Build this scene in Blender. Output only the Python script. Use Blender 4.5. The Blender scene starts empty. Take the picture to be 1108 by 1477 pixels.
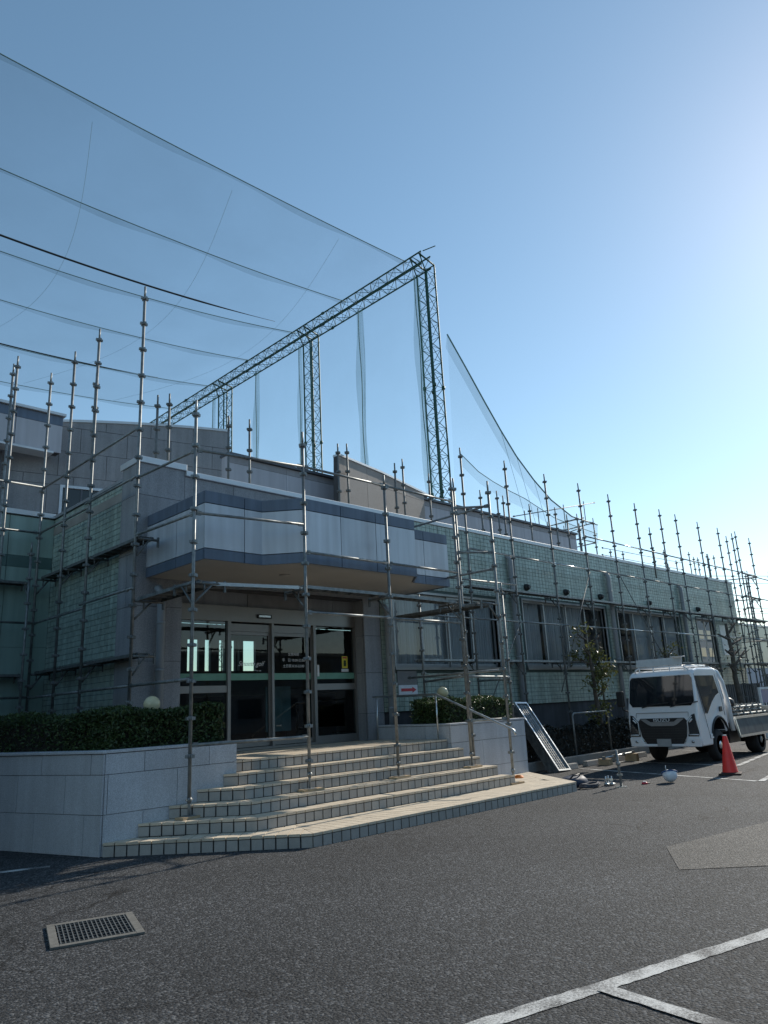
import bpy, bmesh, math, random
from mathutils import Vector, Matrix
random.seed(7)
R = math.radians
sc = bpy.context.scene
col = sc.collection

# ------------------------------------------------------------------ camera
CAMZ = 1.55
F_PX, PITCH, ROLL, YAW = 1055.1, R(14.935), R(-2.915), R(44.856)
fw = Vector((math.sin(YAW)*math.cos(PITCH), math.cos(YAW)*math.cos(PITCH), math.sin(PITCH)))
rt = Vector((math.cos(YAW), -math.sin(YAW), 0))
up = rt.cross(fw)
r2 = math.cos(ROLL)*rt + math.sin(ROLL)*up
u2 = -math.sin(ROLL)*rt + math.cos(ROLL)*up
cd = bpy.data.cameras.new('camera'); cam = bpy.data.objects.new('camera', cd); col.objects.link(cam)
cd.sensor_fit = 'VERTICAL'; cd.sensor_height = 36; cd.lens = 36*F_PX/1477
cd.clip_start = 0.1; cd.clip_end = 3000
m = Matrix((r2, u2, -fw)).transposed().to_4x4(); m.translation = (0, 0, CAMZ)
cam.matrix_world = m
sc.camera = cam
# ------------------------------------------------------------------ sky and sun
SUN_EL, SUN_AZ = R(31), R(3.4)            # sun stands along +X, a little behind the facade
w = bpy.data.worlds.new('World'); sc.world = w; w.use_nodes = True
nt = w.node_tree; bg = nt.nodes['Background']
sky = nt.nodes.new('ShaderNodeTexSky'); sky.sky_type = 'NISHITA'; sky.sun_disc = False
sky.sun_elevation = SUN_EL; sky.sun_rotation = R(90) - SUN_AZ
sky.air_density = 1.0; sky.dust_density = 0.16; sky.ozone_density = 1.0; sky.altitude = 20
hs = nt.nodes.new('ShaderNodeHueSaturation'); hs.inputs['Saturation'].default_value = 1.04; hs.inputs['Hue'].default_value = .486
nt.links.new(sky.outputs[0], hs.inputs['Color']); nt.links.new(hs.outputs[0], bg.inputs[0]); bg.inputs[1].default_value = 0.15
sd = bpy.data.lights.new('sun', 'SUN'); sun = bpy.data.objects.new('sun', sd); col.objects.link(sun)
sd.energy = 4.6; sd.angle = R(0.55); sd.color = (1.0, 0.92, 0.80)
sdir = Vector((math.cos(SUN_EL)*math.cos(SUN_AZ), math.cos(SUN_EL)*math.sin(SUN_AZ), math.sin(SUN_EL)))
sun.rotation_euler = sdir.to_track_quat('Z', 'Y').to_euler()
sun.location = (60, 3, 40)
vs = sc.view_settings
vs.view_transform = 'Standard'; vs.look = 'None'; vs.gamma = 1; vs.exposure = 0.06; vs.use_curve_mapping = False

# ------------------------------------------------------------------ photo pixels -> points on known planes
CP = Vector((0, 0, CAMZ))
def ray(x, y): return fw + r2*((x-554)/F_PX) - u2*((y-738.5)/F_PX)
def gz(x, y, z=0.0):
    d = ray(x, y); return CP + d*((z-CAMZ)/d.z)
def gy(x, y, Y):
    d = ray(x, y); return CP + d*(Y/d.y)
def gx(x, y, X):
    d = ray(x, y); return CP + d*(X/d.x)

# ------------------------------------------------------------------ materials
MATS = {}
def nodes_of(m): return m.node_tree.nodes, m.node_tree.links
def M(name, base, rough=.6, metal=0., var=.12, scale=6., bump=0., bscale=60., rnd=0., spec=.5, coat=0., speck=0., sscale=120., streak=0.):
    if name in MATS: return MATS[name]
    m = bpy.data.materials.new(name); m.use_nodes = True
    n, l = nodes_of(m); b = n['Principled BSDF']
    b.inputs['Roughness'].default_value = rough; b.inputs['Metallic'].default_value = metal
    b.inputs['Specular IOR Level'].default_value = spec
    b.inputs['Coat Weight'].default_value = coat
    tc = n.new('ShaderNodeTexCoord'); co = tc.outputs['Object']
    nz = n.new('ShaderNodeTexNoise'); nz.inputs['Scale'].default_value = scale; nz.inputs['Detail'].default_value = 6
    l.new(co, nz.inputs['Vector'])
    mr = n.new('ShaderNodeMapRange'); mr.inputs[1].default_value = .25; mr.inputs[2].default_value = .75
    mr.inputs[3].default_value = 1-var; mr.inputs[4].default_value = 1+var
    l.new(nz.outputs['Fac'], mr.inputs[0]); val = mr.outputs[0]
    def mul(a, bnode):
        q = n.new('ShaderNodeMath'); q.operation = 'MULTIPLY'; l.new(a, q.inputs[0]); l.new(bnode, q.inputs[1]); return q.outputs[0]
    if speck:
        s = n.new('ShaderNodeTexNoise'); s.inputs['Scale'].default_value = sscale; s.inputs['Detail'].default_value = 3
        l.new(co, s.inputs['Vector'])
        r = n.new('ShaderNodeMapRange'); r.inputs[1].default_value = .35; r.inputs[2].default_value = .65
        r.inputs[3].default_value = 1-speck; r.inputs[4].default_value = 1+speck
        l.new(s.outputs['Fac'], r.inputs[0]); val = mul(val, r.outputs[0])
    if streak:
        mp = n.new('ShaderNodeMapping'); mp.inputs['Scale'].default_value = (3.5, 3.5, .22)
        l.new(co, mp.inputs[0]); s = n.new('ShaderNodeTexNoise'); s.inputs['Scale'].default_value = 2.2; s.inputs['Detail'].default_value = 5
        l.new(mp.outputs[0], s.inputs['Vector'])
        r = n.new('ShaderNodeMapRange'); r.inputs[1].default_value = .3; r.inputs[2].default_value = .7
        r.inputs[3].default_value = 1-streak; r.inputs[4].default_value = 1+streak*.5
        l.new(s.outputs['Fac'], r.inputs[0]); val = mul(val, r.outputs[0])
    if rnd:
        oi = n.new('ShaderNodeObjectInfo'); r = n.new('ShaderNodeMapRange')
        r.inputs[3].default_value = 1-rnd; r.inputs[4].default_value = 1+rnd
        l.new(oi.outputs['Random'], r.inputs[0]); val = mul(val, r.outputs[0])
    vm = n.new('ShaderNodeVectorMath'); vm.operation = 'SCALE'; vm.inputs[0].default_value = base[:3]
    l.new(val, vm.inputs['Scale']); l.new(vm.outputs[0], b.inputs['Base Color'])
    if bump:
        s = n.new('ShaderNodeTexNoise'); s.inputs['Scale'].default_value = bscale; s.inputs['Detail'].default_value = 4
        l.new(co, s.inputs['Vector']); bp = n.new('ShaderNodeBump'); bp.inputs['Strength'].default_value = bump
        bp.inputs['Distance'].default_value = .01
        l.new(s.outputs['Fac'], bp.inputs['Height']); l.new(bp.outputs[0], b.inputs['Normal'])
    MATS[name] = m; return m

def asphalt(name, c_lo, c_hi, big=.18, cracks=True):
    m = bpy.data.materials.new(name); m.use_nodes = True; n, l = nodes_of(m); b = n['Principled BSDF']
    tc = n.new('ShaderNodeTexCoord'); co = tc.outputs['Object']
    v = n.new('ShaderNodeTexVoronoi'); v.inputs['Scale'].default_value = 60; l.new(co, v.inputs['Vector'])
    bw = n.new('ShaderNodeSeparateColor'); l.new(v.outputs['Color'], bw.inputs[0])
    pw = n.new('ShaderNodeMath'); pw.operation = 'POWER'; l.new(bw.outputs[0], pw.inputs[0]); pw.inputs[1].default_value = 3.4
    n2 = n.new('ShaderNodeTexNoise'); n2.inputs['Scale'].default_value = 45; n2.inputs['Detail'].default_value = 6; n2.inputs['Roughness'].default_value = .75; l.new(co, n2.inputs['Vector'])
    mx = n.new('ShaderNodeMath'); mx.operation = 'MULTIPLY_ADD'; l.new(pw.outputs[0], mx.inputs[0]); mx.inputs[1].default_value = .95
    sb = n.new('ShaderNodeMapRange'); sb.inputs[1].default_value = .3; sb.inputs[2].default_value = .72; sb.inputs[4].default_value = .30; l.new(n2.outputs['Fac'], sb.inputs[0])
    l.new(sb.outputs[0], mx.inputs[2])
    cr = n.new('ShaderNodeMix'); cr.data_type = 'RGBA'; cr.inputs[6].default_value = (*c_lo, 1); cr.inputs[7].default_value = (*c_hi, 1)
    l.new(mx.outputs[0], cr.inputs[0])
    n3 = n.new('ShaderNodeTexNoise'); n3.inputs['Scale'].default_value = .38; n3.inputs['Detail'].default_value = 7; n3.inputs['Roughness'].default_value = .65; l.new(co, n3.inputs['Vector'])
    r3 = n.new('ShaderNodeMapRange'); r3.inputs[1].default_value = .3; r3.inputs[2].default_value = .7; r3.inputs[3].default_value = 1-big; r3.inputs[4].default_value = 1+big; l.new(n3.outputs['Fac'], r3.inputs[0])
    val = r3.outputs[0]
    if cracks:
        wv = n.new('ShaderNodeTexNoise'); wv.inputs['Scale'].default_value = 1.6; wv.inputs['Detail'].default_value = 5; l.new(co, wv.inputs['Vector'])
        ad = n.new('ShaderNodeVectorMath'); ad.operation = 'MULTIPLY_ADD'; l.new(wv.outputs['Color'], ad.inputs[0]); ad.inputs[1].default_value = (.9, .9, 0); l.new(co, ad.inputs[2])
        vc = n.new('ShaderNodeTexVoronoi'); vc.feature = 'DISTANCE_TO_EDGE'; vc.inputs['Scale'].default_value = .33; l.new(ad.outputs[0], vc.inputs['Vector'])
        cm = n.new('ShaderNodeMapRange'); cm.inputs[1].default_value = .002; cm.inputs[2].default_value = .007; cm.inputs[3].default_value = .22; cm.inputs[4].default_value = 1; l.new(vc.outputs['Distance'], cm.inputs[0])
        # only some of the cracks are open
        gn = n.new('ShaderNodeTexNoise'); gn.inputs['Scale'].default_value = .55; gn.inputs['Detail'].default_value = 2; l.new(co, gn.inputs['Vector'])
        gm = n.new('ShaderNodeMapRange'); gm.inputs[1].default_value = .50; gm.inputs[2].default_value = .57; l.new(gn.outputs['Fac'], gm.inputs[0])
        mxx = n.new('ShaderNodeMix'); mxx.data_type = 'FLOAT'; mxx.inputs[2].default_value = 1; l.new(gm.outputs[0], mxx.inputs[0]); l.new(cm.outputs[0], mxx.inputs[3])
        q = n.new('ShaderNodeMath'); q.operation = 'MULTIPLY'; l.new(val, q.inputs[0]); l.new(mxx.outputs[0], q.inputs[1]); val = q.outputs[0]
    vm = n.new('ShaderNodeVectorMath'); vm.operation = 'SCALE'; l.new(cr.outputs[2], vm.inputs[0]); l.new(val, vm.inputs['Scale'])
    l.new(vm.outputs[0], b.inputs['Base Color']); b.inputs['Roughness'].default_value = .82; b.inputs['Specular IOR Level'].default_value = .35
    ha = n.new('ShaderNodeMath'); ha.operation = 'SUBTRACT'; l.new(n2.outputs['Fac'], ha.inputs[0]); l.new(v.outputs['Distance'], ha.inputs[1])
    bp = n.new('ShaderNodeBump'); bp.inputs['Strength'].default_value = 1.0; bp.inputs['Distance'].default_value = .009
    l.new(ha.outputs[0], bp.inputs['Height']); l.new(bp.outputs[0], b.inputs['Normal'])
    MATS[name] = m; return m

def glass_mat(name, tint=(.75, .85, .85), refl=1.0, rough=.01, opaq=.0, ocol=(.02, .03, .03)):
    m = bpy.data.materials.new(name); m.use_nodes = True; n, l = nodes_of(m)
    out = n['Material Output']; n.remove(n['Principled BSDF'])
    t = n.new('ShaderNodeBsdfTransparent'); t.inputs[0].default_value = (*tint, 1)
    g = n.new('ShaderNodeBsdfGlossy'); g.inputs[0].default_value = (refl, refl, refl, 1); g.inputs['Roughness'].default_value = rough
    f = n.new('ShaderNodeFresnel'); f.inputs[0].default_value = 1.5
    mx = n.new('ShaderNodeMixShader'); l.new(f.outputs[0], mx.inputs[0]); l.new(t.outputs[0], mx.inputs[1]); l.new(g.outputs[0], mx.inputs[2])
    last = mx
    if opaq:
        d = n.new('ShaderNodeBsdfDiffuse'); d.inputs[0].default_value = (*ocol, 1)
        m2 = n.new('ShaderNodeMixShader'); m2.inputs[0].default_value = opaq; l.new(mx.outputs[0], m2.inputs[1]); l.new(d.outputs[0], m2.inputs[2]); last = m2
    l.new(last.outputs[0], out.inputs[0]); MATS[name] = m; return m

def net_mat(name, dens, c=(.16, .30, .30)):
    m = bpy.data.materials.new(name); m.use_nodes = True; n, l = nodes_of(m)
    out = n['Material Output']; n.remove(n['Principled BSDF'])
    t = n.new('ShaderNodeBsdfTransparent'); d = n.new('ShaderNodeBsdfDiffuse'); d.inputs[0].default_value = (*c, 1)
    mx = n.new('ShaderNodeMixShader'); mx.inputs[0].default_value = dens
    tc = n.new('ShaderNodeTexCoord'); nz = n.new('ShaderNodeTexNoise'); nz.inputs['Scale'].default_value = .25; nz.inputs['Detail'].default_value = 4
    l.new(tc.outputs['Object'], nz.inputs['Vector'])
    r = n.new('ShaderNodeMapRange'); r.inputs[1].default_value = .3; r.inputs[2].default_value = .7; r.inputs[3].default_value = dens*.75; r.inputs[4].default_value = dens*1.25
    l.new(nz.outputs['Fac'], r.inputs[0]); l.new(r.outputs[0], mx.inputs[0])
    l.new(t.outputs[0], mx.inputs[1]); l.new(d.outputs[0], mx.inputs[2]); l.new(mx.outputs[0], out.inputs[0])
    MATS[name] = m; return m

def leaf_mat(name, c, var=.5):
    m = bpy.data.materials.new(name); m.use_nodes = True; n, l = nodes_of(m); b = n['Principled BSDF']
    at = n.new('ShaderNodeAttribute'); at.attribute_name = 'tone'
    r = n.new('ShaderNodeMapRange'); r.inputs[3].default_value = 1-var; r.inputs[4].default_value = 1+var; l.new(at.outputs['Fac'], r.inputs[0])
    vm = n.new('ShaderNodeVectorMath'); vm.operation = 'SCALE'; vm.inputs[0].default_value = c; l.new(r.outputs[0], vm.inputs['Scale'])
    l.new(vm.outputs[0], b.inputs['Base Color']); b.inputs['Roughness'].default_value = .42
    tr = n.new('ShaderNodeBsdfTranslucent'); l.new(vm.outputs[0], tr.inputs[0])
    mx = n.new('ShaderNodeMixShader'); mx.inputs[0].default_value = .22
    l.new(b.outputs[0], mx.inputs[1]); l.new(tr.outputs[0], mx.inputs[2]); l.new(mx.outputs[0], n['Material Output'].inputs[0])
    MATS[name] = m; return m

asphalt('asphalt', (.004, .005, .0065), (.120, .124, .130), .32)
asphalt('asphalt_patch', (.055, .052, .047), (.215, .20, .182), .16, False)
def worn_paint():
    m = bpy.data.materials.new('road_paint'); m.use_nodes = True; n, l = nodes_of(m); b = n['Principled BSDF']
    tc = n.new('ShaderNodeTexCoord'); co = tc.outputs['Object']
    a = n.new('ShaderNodeTexNoise'); a.inputs['Scale'].default_value = 75; a.inputs['Detail'].default_value = 5; a.inputs['Roughness'].default_value = .8; l.new(co, a.inputs['Vector'])
    c = n.new('ShaderNodeTexNoise'); c.inputs['Scale'].default_value = 3.2; c.inputs['Detail'].default_value = 5; l.new(co, c.inputs['Vector'])
    ad = n.new('ShaderNodeMath'); ad.operation = 'MULTIPLY_ADD'; l.new(c.outputs['Fac'], ad.inputs[0]); ad.inputs[1].default_value = .9; l.new(a.outputs['Fac'], ad.inputs[2])
    r = n.new('ShaderNodeMapRange'); r.inputs[1].default_value = .82; r.inputs[2].default_value = 1.06; l.new(ad.outputs[0], r.inputs[0])
    mx = n.new('ShaderNodeMix'); mx.data_type = 'RGBA'; mx.inputs[6].default_value = (.07, .07, .072, 1); mx.inputs[7].default_value = (.56, .56, .54, 1); l.new(r.outputs[0], mx.inputs[0])
    l.new(mx.outputs[2], b.inputs['Base Color']); b.inputs['Roughness'].default_value = .8
    bp = n.new('ShaderNodeBump'); bp.inputs['Strength'].default_value = .6; bp.inputs['Distance'].default_value = .005; l.new(a.outputs['Fac'], bp.inputs['Height']); l.new(bp.outputs[0], b.inputs['Normal'])
    MATS['road_paint'] = m; return m
paint = worn_paint()
steel = M('galvanised_steel', (.27, .285, .285), .55, .6, var=.3, scale=14, streak=.3, rnd=.16)
steel_d = M('weathered_steel', (.17, .18, .18), .6, .5, var=.3, scale=16)
steel_b = M('bright_steel', (.62, .64, .64), .3, .9, var=.12, scale=10)
granite = M('grey_granite', (.275, .285, .305), .7, var=.10, scale=2.2, speck=.22, sscale=95, rnd=.07, streak=.16, bump=.2, bscale=140)
granite_l = M('light_granite', (.50, .52, .55), .75, var=.08, scale=2, speck=.2, sscale=110, rnd=.035, streak=.10, bump=.45, bscale=150)
granite_t = M('tan_granite', (.33, .30, .28), .7, var=.10, scale=2.2, speck=.18, sscale=95, rnd=.05)
joint = M('dark_joint', (.07, .07, .075), .9)
tile_g = M('pale_green_tile', (.36, .455, .41), .28, var=.12, scale=1.0, speck=.14, sscale=8, streak=.26, spec=.5)
grout_g = M('green_grout', (.085, .12, .11), .9)
panel_g = M('green_wall_panel', (.30, .42, .38), .30, var=.06, scale=1, streak=.2, rnd=.03)
stripe_g = M('dark_green_stripe', (.09, .16, .15), .35)
alu = M('silver_panel', (.55, .58, .63), .45, .3, var=.05, scale=1.5, streak=.17, rnd=.045)
band = M('blue_grey_band', (.12, .155, .215), .45, .2, var=.08, scale=2, streak=.22, rnd=.06)
soffit_m = M('beige_soffit', (.38, .37, .35), .8, var=.08, scale=2)
cap_m = M('white_coping', (.62, .65, .68), .4, .3, var=.08, scale=3)
smoothp = M('smooth_grey_panel', (.47, .48, .53), .6, var=.05, scale=1.5, streak=.12, rnd=.03)
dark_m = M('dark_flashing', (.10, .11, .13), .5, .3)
frame_m = M('champagne_aluminium', (.27, .26, .25), .4, .6, var=.06, scale=4)
wframe = M('bronze_window_frame', (.33, .34, .34), .42, .55, var=.06)
plinth_m = M('dark_concrete', (.06, .065, .075), .9, var=.25, scale=1.8, streak=.3)
conc = M('concrete', (.30, .29, .27), .9, var=.2, scale=3, speck=.2, sscale=90, bump=.3)
tile_r = M('riser_tile', (.36, .345, .32), .6, var=.10, scale=9, speck=.12, sscale=160, rnd=.09)
tile_t = M('tread_tile', (.60, .51, .39), .7, var=.10, scale=7, speck=.14, sscale=130, rnd=.07)
grout_s = M('step_grout', (.06, .058, .055), .95)
pipe_m = M('grey_downpipe', (.29, .32, .35), .5, var=.1, scale=3, streak=.15)
curtain_m = M('grey_curtain', (.58, .59, .61), .9, var=.08, scale=2)
green_metal = M('green_painted_steel', (.018, .075, .058), .5, .1, var=.25, scale=5)
rope_m = M('net_rope', (.13, .25, .27), .8)
dark_rope = M('dark_rope', (.015, .03, .04), .8)
white_p = M('white_truck_paint', (.78, .79, .80), .28, var=.03, scale=2, coat=.6)
black_p = M('black_plastic', (.018, .019, .021), .5, var=.2)
rubber = M('tyre_rubber', (.02, .02, .021), .85, var=.25, scale=12)
chrome = M('satin_chrome', (.55, .56, .57), .28, .9)
greyplate = M('plain_grey_plate', (.20, .20, .205), .6)
pl2 = M('plain_grey_number_plate', (.33, .34, .34), .6)
red_p = M('red_cone_plastic', (.88, .045, .035), .45, var=.1, scale=9)
blue_p = M('blue_plastic', (.03, .10, .28), .4)
helm = M('white_helmet_shell', (.72, .76, .82), .25, coat=.4)
orange_p = M('orange_plastic', (.75, .22, .03), .5)
plywood = M('weathered_plywood', (.13, .13, .125), .8, var=.25, scale=5, streak=.2)
wood = M('timber', (.42, .31, .19), .8, var=.2, scale=9)
cream = M('opal_globe', (.76, .68, .44), .25, var=.08, scale=14)
glass = glass_mat('window_glass', (.86, .90, .90))
glass_d = glass_mat('door_glass', (.52, .66, .64))
cabglass = M('dark_cab_glass', (.012, .016, .02), .04, spec=.7, var=.1)
filmg = M('green_film', (.16, .36, .27), .5)
white_t = M('white_lettering', (.75, .77, .77), .6)
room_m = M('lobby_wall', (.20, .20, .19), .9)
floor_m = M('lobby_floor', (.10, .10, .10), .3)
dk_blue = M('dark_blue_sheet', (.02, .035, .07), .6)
poster_b = M('pale_blue_poster', (.22, .33, .40), .6, var=.3, scale=5)
yellow_s = M('yellow_sticker', (.72, .60, .05), .5)
redink = M('red_ink', (.55, .03, .05), .5)
white_s = M('white_sign_plate', (.70, .74, .80), .5)
bark = M('grey_bark', (.10, .085, .07), .9, var=.3, scale=14, bump=.6, bscale=40)
twig = M('dark_twigs', (.022, .02, .015), .95)
leaf_box = leaf_mat('hedge_leaves', (.060, .10, .032), .65)
leaf_red = leaf_mat('dark_shrub_leaves', (.045, .05, .045)); leaf_red.node_tree.nodes['Principled BSDF'].inputs['Roughness'].default_value = .22
leaf_tree = leaf_mat('tree_leaves', (.13, .14, .04))
net_ceil = net_mat('ceiling_net', .13, (.10, .21, .24)); net_wall = net_mat('wall_net', .10, (.18, .32, .30)); net_dense = net_mat('gathered_net', .28, (.10, .24, .22)); net_edge = net_mat('edge_net', .20, (.10, .22, .22))

# ------------------------------------------------------------------ mesh helpers
class MB:
    def __init__(s): s.v = []; s.f = []; s.sm = []
    def add(s, vs, fs, smooth=False):
        o = len(s.v); s.v += [tuple(v) for v in vs]; s.f += [tuple(i+o for i in f) for f in fs]; s.sm += [smooth]*len(fs); return s
    def box(s, c, d, rz=0., R3=None):
        hx, hy, hz = d[0]/2, d[1]/2, d[2]/2
        vs = [Vector((x, y, z)) for x in (-hx, hx) for y in (-hy, hy) for z in (-hz, hz)]
        Rm = R3 if R3 is not None else Matrix.Rotation(rz, 3, 'Z')
        c = Vector(c); vs = [Rm @ v + c for v in vs]
        return s.add(vs, [(0, 1, 3, 2), (4, 6, 7, 5), (0, 4, 5, 1), (2, 3, 7, 6), (0, 2, 6, 4), (1, 5, 7, 3)])
    def bb(s, x0, x1, y0, y1, z0, z1): return s.box(((x0+x1)/2, (y0+y1)/2, (z0+z1)/2), (abs(x1-x0), abs(y1-y0), abs(z1-z0)))
    def beam(s, a, b, wd, h, upv=(0, 0, 1)):
        a = Vector(a); b = Vector(b); d = b-a; L = d.length; d.normalize(); u = Vector(upv); x = d.cross(u)
        if x.length < 1e-5: x = d.cross(Vector((1, 0, 0)))
        x.normalize(); u = x.cross(d); Rm = Matrix((d, x, u)).transposed()
        return s.box((a+b)/2, (L, wd, h), R3=Rm)
    def tube(s, a, b, r, n=8, r1=None, cap=True):
        a = Vector(a); b = Vector(b); r1 = r if r1 is None else r1
        d = (b-a).normalized(); t = Vector((0, 0, 1)) if abs(d.z) < .9 else Vector((1, 0, 0))
        x = d.cross(t).normalized(); y = d.cross(x); vs = []
        for k in range(n):
            c = math.cos(2*math.pi*k/n); q = math.sin(2*math.pi*k/n); vs.append(a+(x*c+y*q)*r); vs.append(b+(x*c+y*q)*r1)
        fs = [(2*k, 2*((k+1) % n), 2*((k+1) % n)+1, 2*k+1) for k in range(n)]
        s.add(vs, fs, True)
        if cap:
            o = len(s.v)-2*n
            s.f += [tuple(o+2*k for k in reversed(range(n))), tuple(o+2*k+1 for k in range(n))]; s.sm += [False, False]
        return s
    def poly(s, pts, r, n=8):
        pts = [Vector(p) for p in pts]; N = len(pts); vs = []; rr = r if isinstance(r, (list, tuple)) else [r]*N
        x = None
        for i, p in enumerate(pts):
            d = (pts[min(i+1, N-1)]-pts[max(i-1, 0)]).normalized()
            if x is None:
                t = Vector((0, 0, 1)) if abs(d.z) < .9 else Vector((1, 0, 0)); x = d.cross(t).normalized()
            x = (x - d*x.dot(d)).normalized(); y = d.cross(x)
            for k in range(n): vs.append(p+(x*math.cos(2*math.pi*k/n)+y*math.sin(2*math.pi*k/n))*rr[i])
        fs = [(i*n+k, i*n+(k+1) % n, (i+1)*n+(k+1) % n, (i+1)*n+k) for i in range(N-1) for k in range(n)]
        s.add(vs, fs, True); o = len(s.v)-N*n
        s.f += [tuple(o+k for k in reversed(range(n))), tuple(o+(N-1)*n+k for k in range(n))]; s.sm += [False, False]; return s
    def lathe(s, c, prof, n=16, axis='Z'):
        c = Vector(c); vs = []
        for (r, h) in prof:
            for k in range(n):
                a = 2*math.pi*k/n; p = (r*math.cos(a), r*math.sin(a), h)
                if axis == 'Y': p = (p[0], p[2], p[1])
                if axis == 'X': p = (p[2], p[0], p[1])
                vs.append(c+Vector(p))
        m_ = len(prof)
        fs = [(i*n+k, i*n+(k+1) % n, (i+1)*n+(k+1) % n, (i+1)*n+k) for i in range(m_-1) for k in range(n)]
        s.add(vs, fs, True); o = len(s.v)-m_*n
        s.f += [tuple(o+k for k in reversed(range(n))), tuple(o+(m_-1)*n+k for k in range(n))]; s.sm += [False, False]; return s
    def prism(s, poly, z0, z1):          # polygon in XY
        n = len(poly); vs = [(p[0], p[1], z0) for p in poly]+[(p[0], p[1], z1) for p in poly]
        return s.add(vs, [tuple(reversed(range(n))), tuple(range(n, 2*n))]+[(k, (k+1) % n, n+(k+1) % n, n+k) for k in range(n)])
    def slab(s, pts, off):               # planar 3-D polygon extruded by a vector
        n = len(pts); off = Vector(off); a = [Vector(p) for p in pts]; b = [p+off for p in a]
        return s.add(a+b, [tuple(reversed(range(n))), tuple(range(n, 2*n))]+[(k, (k+1) % n, n+(k+1) % n, n+k) for k in range(n)])
    def mesh(s, name):
        me = bpy.data.meshes.new(name); me.from_pydata(s.v, [], s.f); me.polygons.foreach_set('use_smooth', s.sm); me.update()
        bm = bmesh.new(); bm.from_mesh(me); bmesh.ops.recalc_face_normals(bm, faces=bm.faces); bm.to_mesh(me); bm.free(); return me
WL = {}
def obj(name, mb, mat, parent=None, loc=None, rz=0., bevel=0):
    me = mb if isinstance(mb, bpy.types.Mesh) else mb.mesh(name)
    if not len(me.materials): me.materials.append(mat)
    o = bpy.data.objects.new(name, me); col.objects.link(o)
    wl = Vector(loc) if loc is not None else Vector((0, 0, 0))
    WL[o.name] = wl
    if parent is not None:
        o.parent = parent; o.location = wl - WL[parent.name]
    else: o.location = wl
    o.rotation_euler.z = rz
    if bevel:
        b = o.modifiers.new('bevel', 'BEVEL'); b.width = bevel; b.segments = 2; b.limit_method = 'ANGLE'; b.angle_limit = R(40)
    return o
def tag(o, label, cat, group=None):
    o['label'] = label; o['category'] = cat
    if group: o['group'] = group
    return o
def thing(name, label, cat, loc=(0, 0, 0), group=None):
    o = bpy.data.objects.new(name, None); col.objects.link(o); o.location = loc; o.empty_display_size = .2
    WL[o.name] = Vector(loc); return tag(o, label, cat, group)
def struct(o): o['kind'] = 'structure'; return o
def stuff(o): o['kind'] = 'stuff'; return o
def clip(poly, a, nrm):                  # keep the half-plane (p-a).n >= 0
    out = []; N = len(poly)
    for i in range(N):
        p, q = poly[i], poly[(i+1) % N]
        dp = (p[0]-a[0])*nrm[0]+(p[1]-a[1])*nrm[1]; dq = (q[0]-a[0])*nrm[0]+(q[1]-a[1])*nrm[1]
        if dp >= 0: out.append(p)
        if (dp >= 0) != (dq >= 0):
            t = dp/(dp-dq); out.append((p[0]+(q[0]-p[0])*t, p[1]+(q[1]-p[1])*t))
    return out
def text_mesh(body, size, depth=.002, shear=0., align='CENTER'):
    cu = bpy.data.curves.new('lettering', 'FONT'); cu.body = body; cu.size = size; cu.extrude = depth; cu.shear = shear
    cu.align_x = align; cu.align_y = 'CENTER'; cu.resolution_u = 3
    t = bpy.data.objects.new('tmp_text', cu); col.objects.link(t)
    bpy.context.view_layer.update()
    me = bpy.data.meshes.new_from_object(t.evaluated_get(bpy.context.evaluated_depsgraph_get()))
    bpy.data.objects.remove(t); bpy.data.curves.remove(cu); return me

# ------------------------------------------------------------------ ground and markings
S = .155
g = MB(); g.add([(-600, -600, 0), (1200, -600, 0), (1200, 1200, 0), (-600, 1200, 0)], [(0, 1, 2, 3)])
struct(obj('ground', g, MATS['asphalt']))
def flat(name, pts, z, mat):
    q = MB(); q.add([(p[0], p[1], z) for p in pts], [tuple(range(len(pts)))]); o = obj(name, q, mat)
    if o.data.polygons[0].normal.z < 0: o.data.flip_normals()
    return struct(o)
p1, p2 = gz(961, 1222), gz(980, 1255)
flat('asphalt_patch', [p1, p2, gz(1108, 1255)+Vector((.4, -.2, 0)), Vector((11.4, 2.9, 0)), gz(1108, 1188)+Vector((1.6, -.2, 0))], .004, MATS['asphalt_patch'])
def line(a, b, wd=.12, z=.004):
    a = Vector(a); b = Vector(b); d = (b-a).normalized(); nrm = Vector((-d.y, d.x, 0))*wd/2
    # ragged edges, one strip
    N = max(2, int((b-a).length/.05)); L = []; Rr = []
    for i in range(N+1):
        p = a+(b-a)*(i/N); j = random.uniform(-.006, .006); k = random.uniform(-.006, .006)
        L.append(p+nrm*(1+j/wd*2)); Rr.append(p-nrm*(1+k/wd*2))
    q = MB(); q.add([(p.x, p.y, z) for p in L+Rr], [(i, i+1, N+2+i, N+1+i) for i in range(N)])
    o = obj('parking_line', q, paint)
    if o.data.polygons[0].normal.z < 0: o.data.flip_normals()
    return struct(o)
a, b = gz(700, 1477), gz(1108, 1347); d = (b-a).normalized()
line(a-d*1.2, b+d*2.5, .115)
j = gz(872, 1427)
line(j + Vector((.0, .01, 0)), gz(1030, 1477)+(gz(1030, 1477)-j).normalized()*1.6, .105, .008)
line(gz(0, 1261)-Vector((1.2, -.55, 0)), gz(72, 1250), .1)
line((15.25, 9.5, 0), (13.93, 5.21, 0), .1); line((17.1, 9.5, 0), (16.55, 6.62, 0), .1)
line((16.5, 6.5, 0), (20.6, 7.15, 0), .11, .008); line((13.9, 5.12, 0), (18.5, 5.85, 0), .11, .008); line((20.55, 9.5, 0), (20.2, 7.2, 0), .1)

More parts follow.
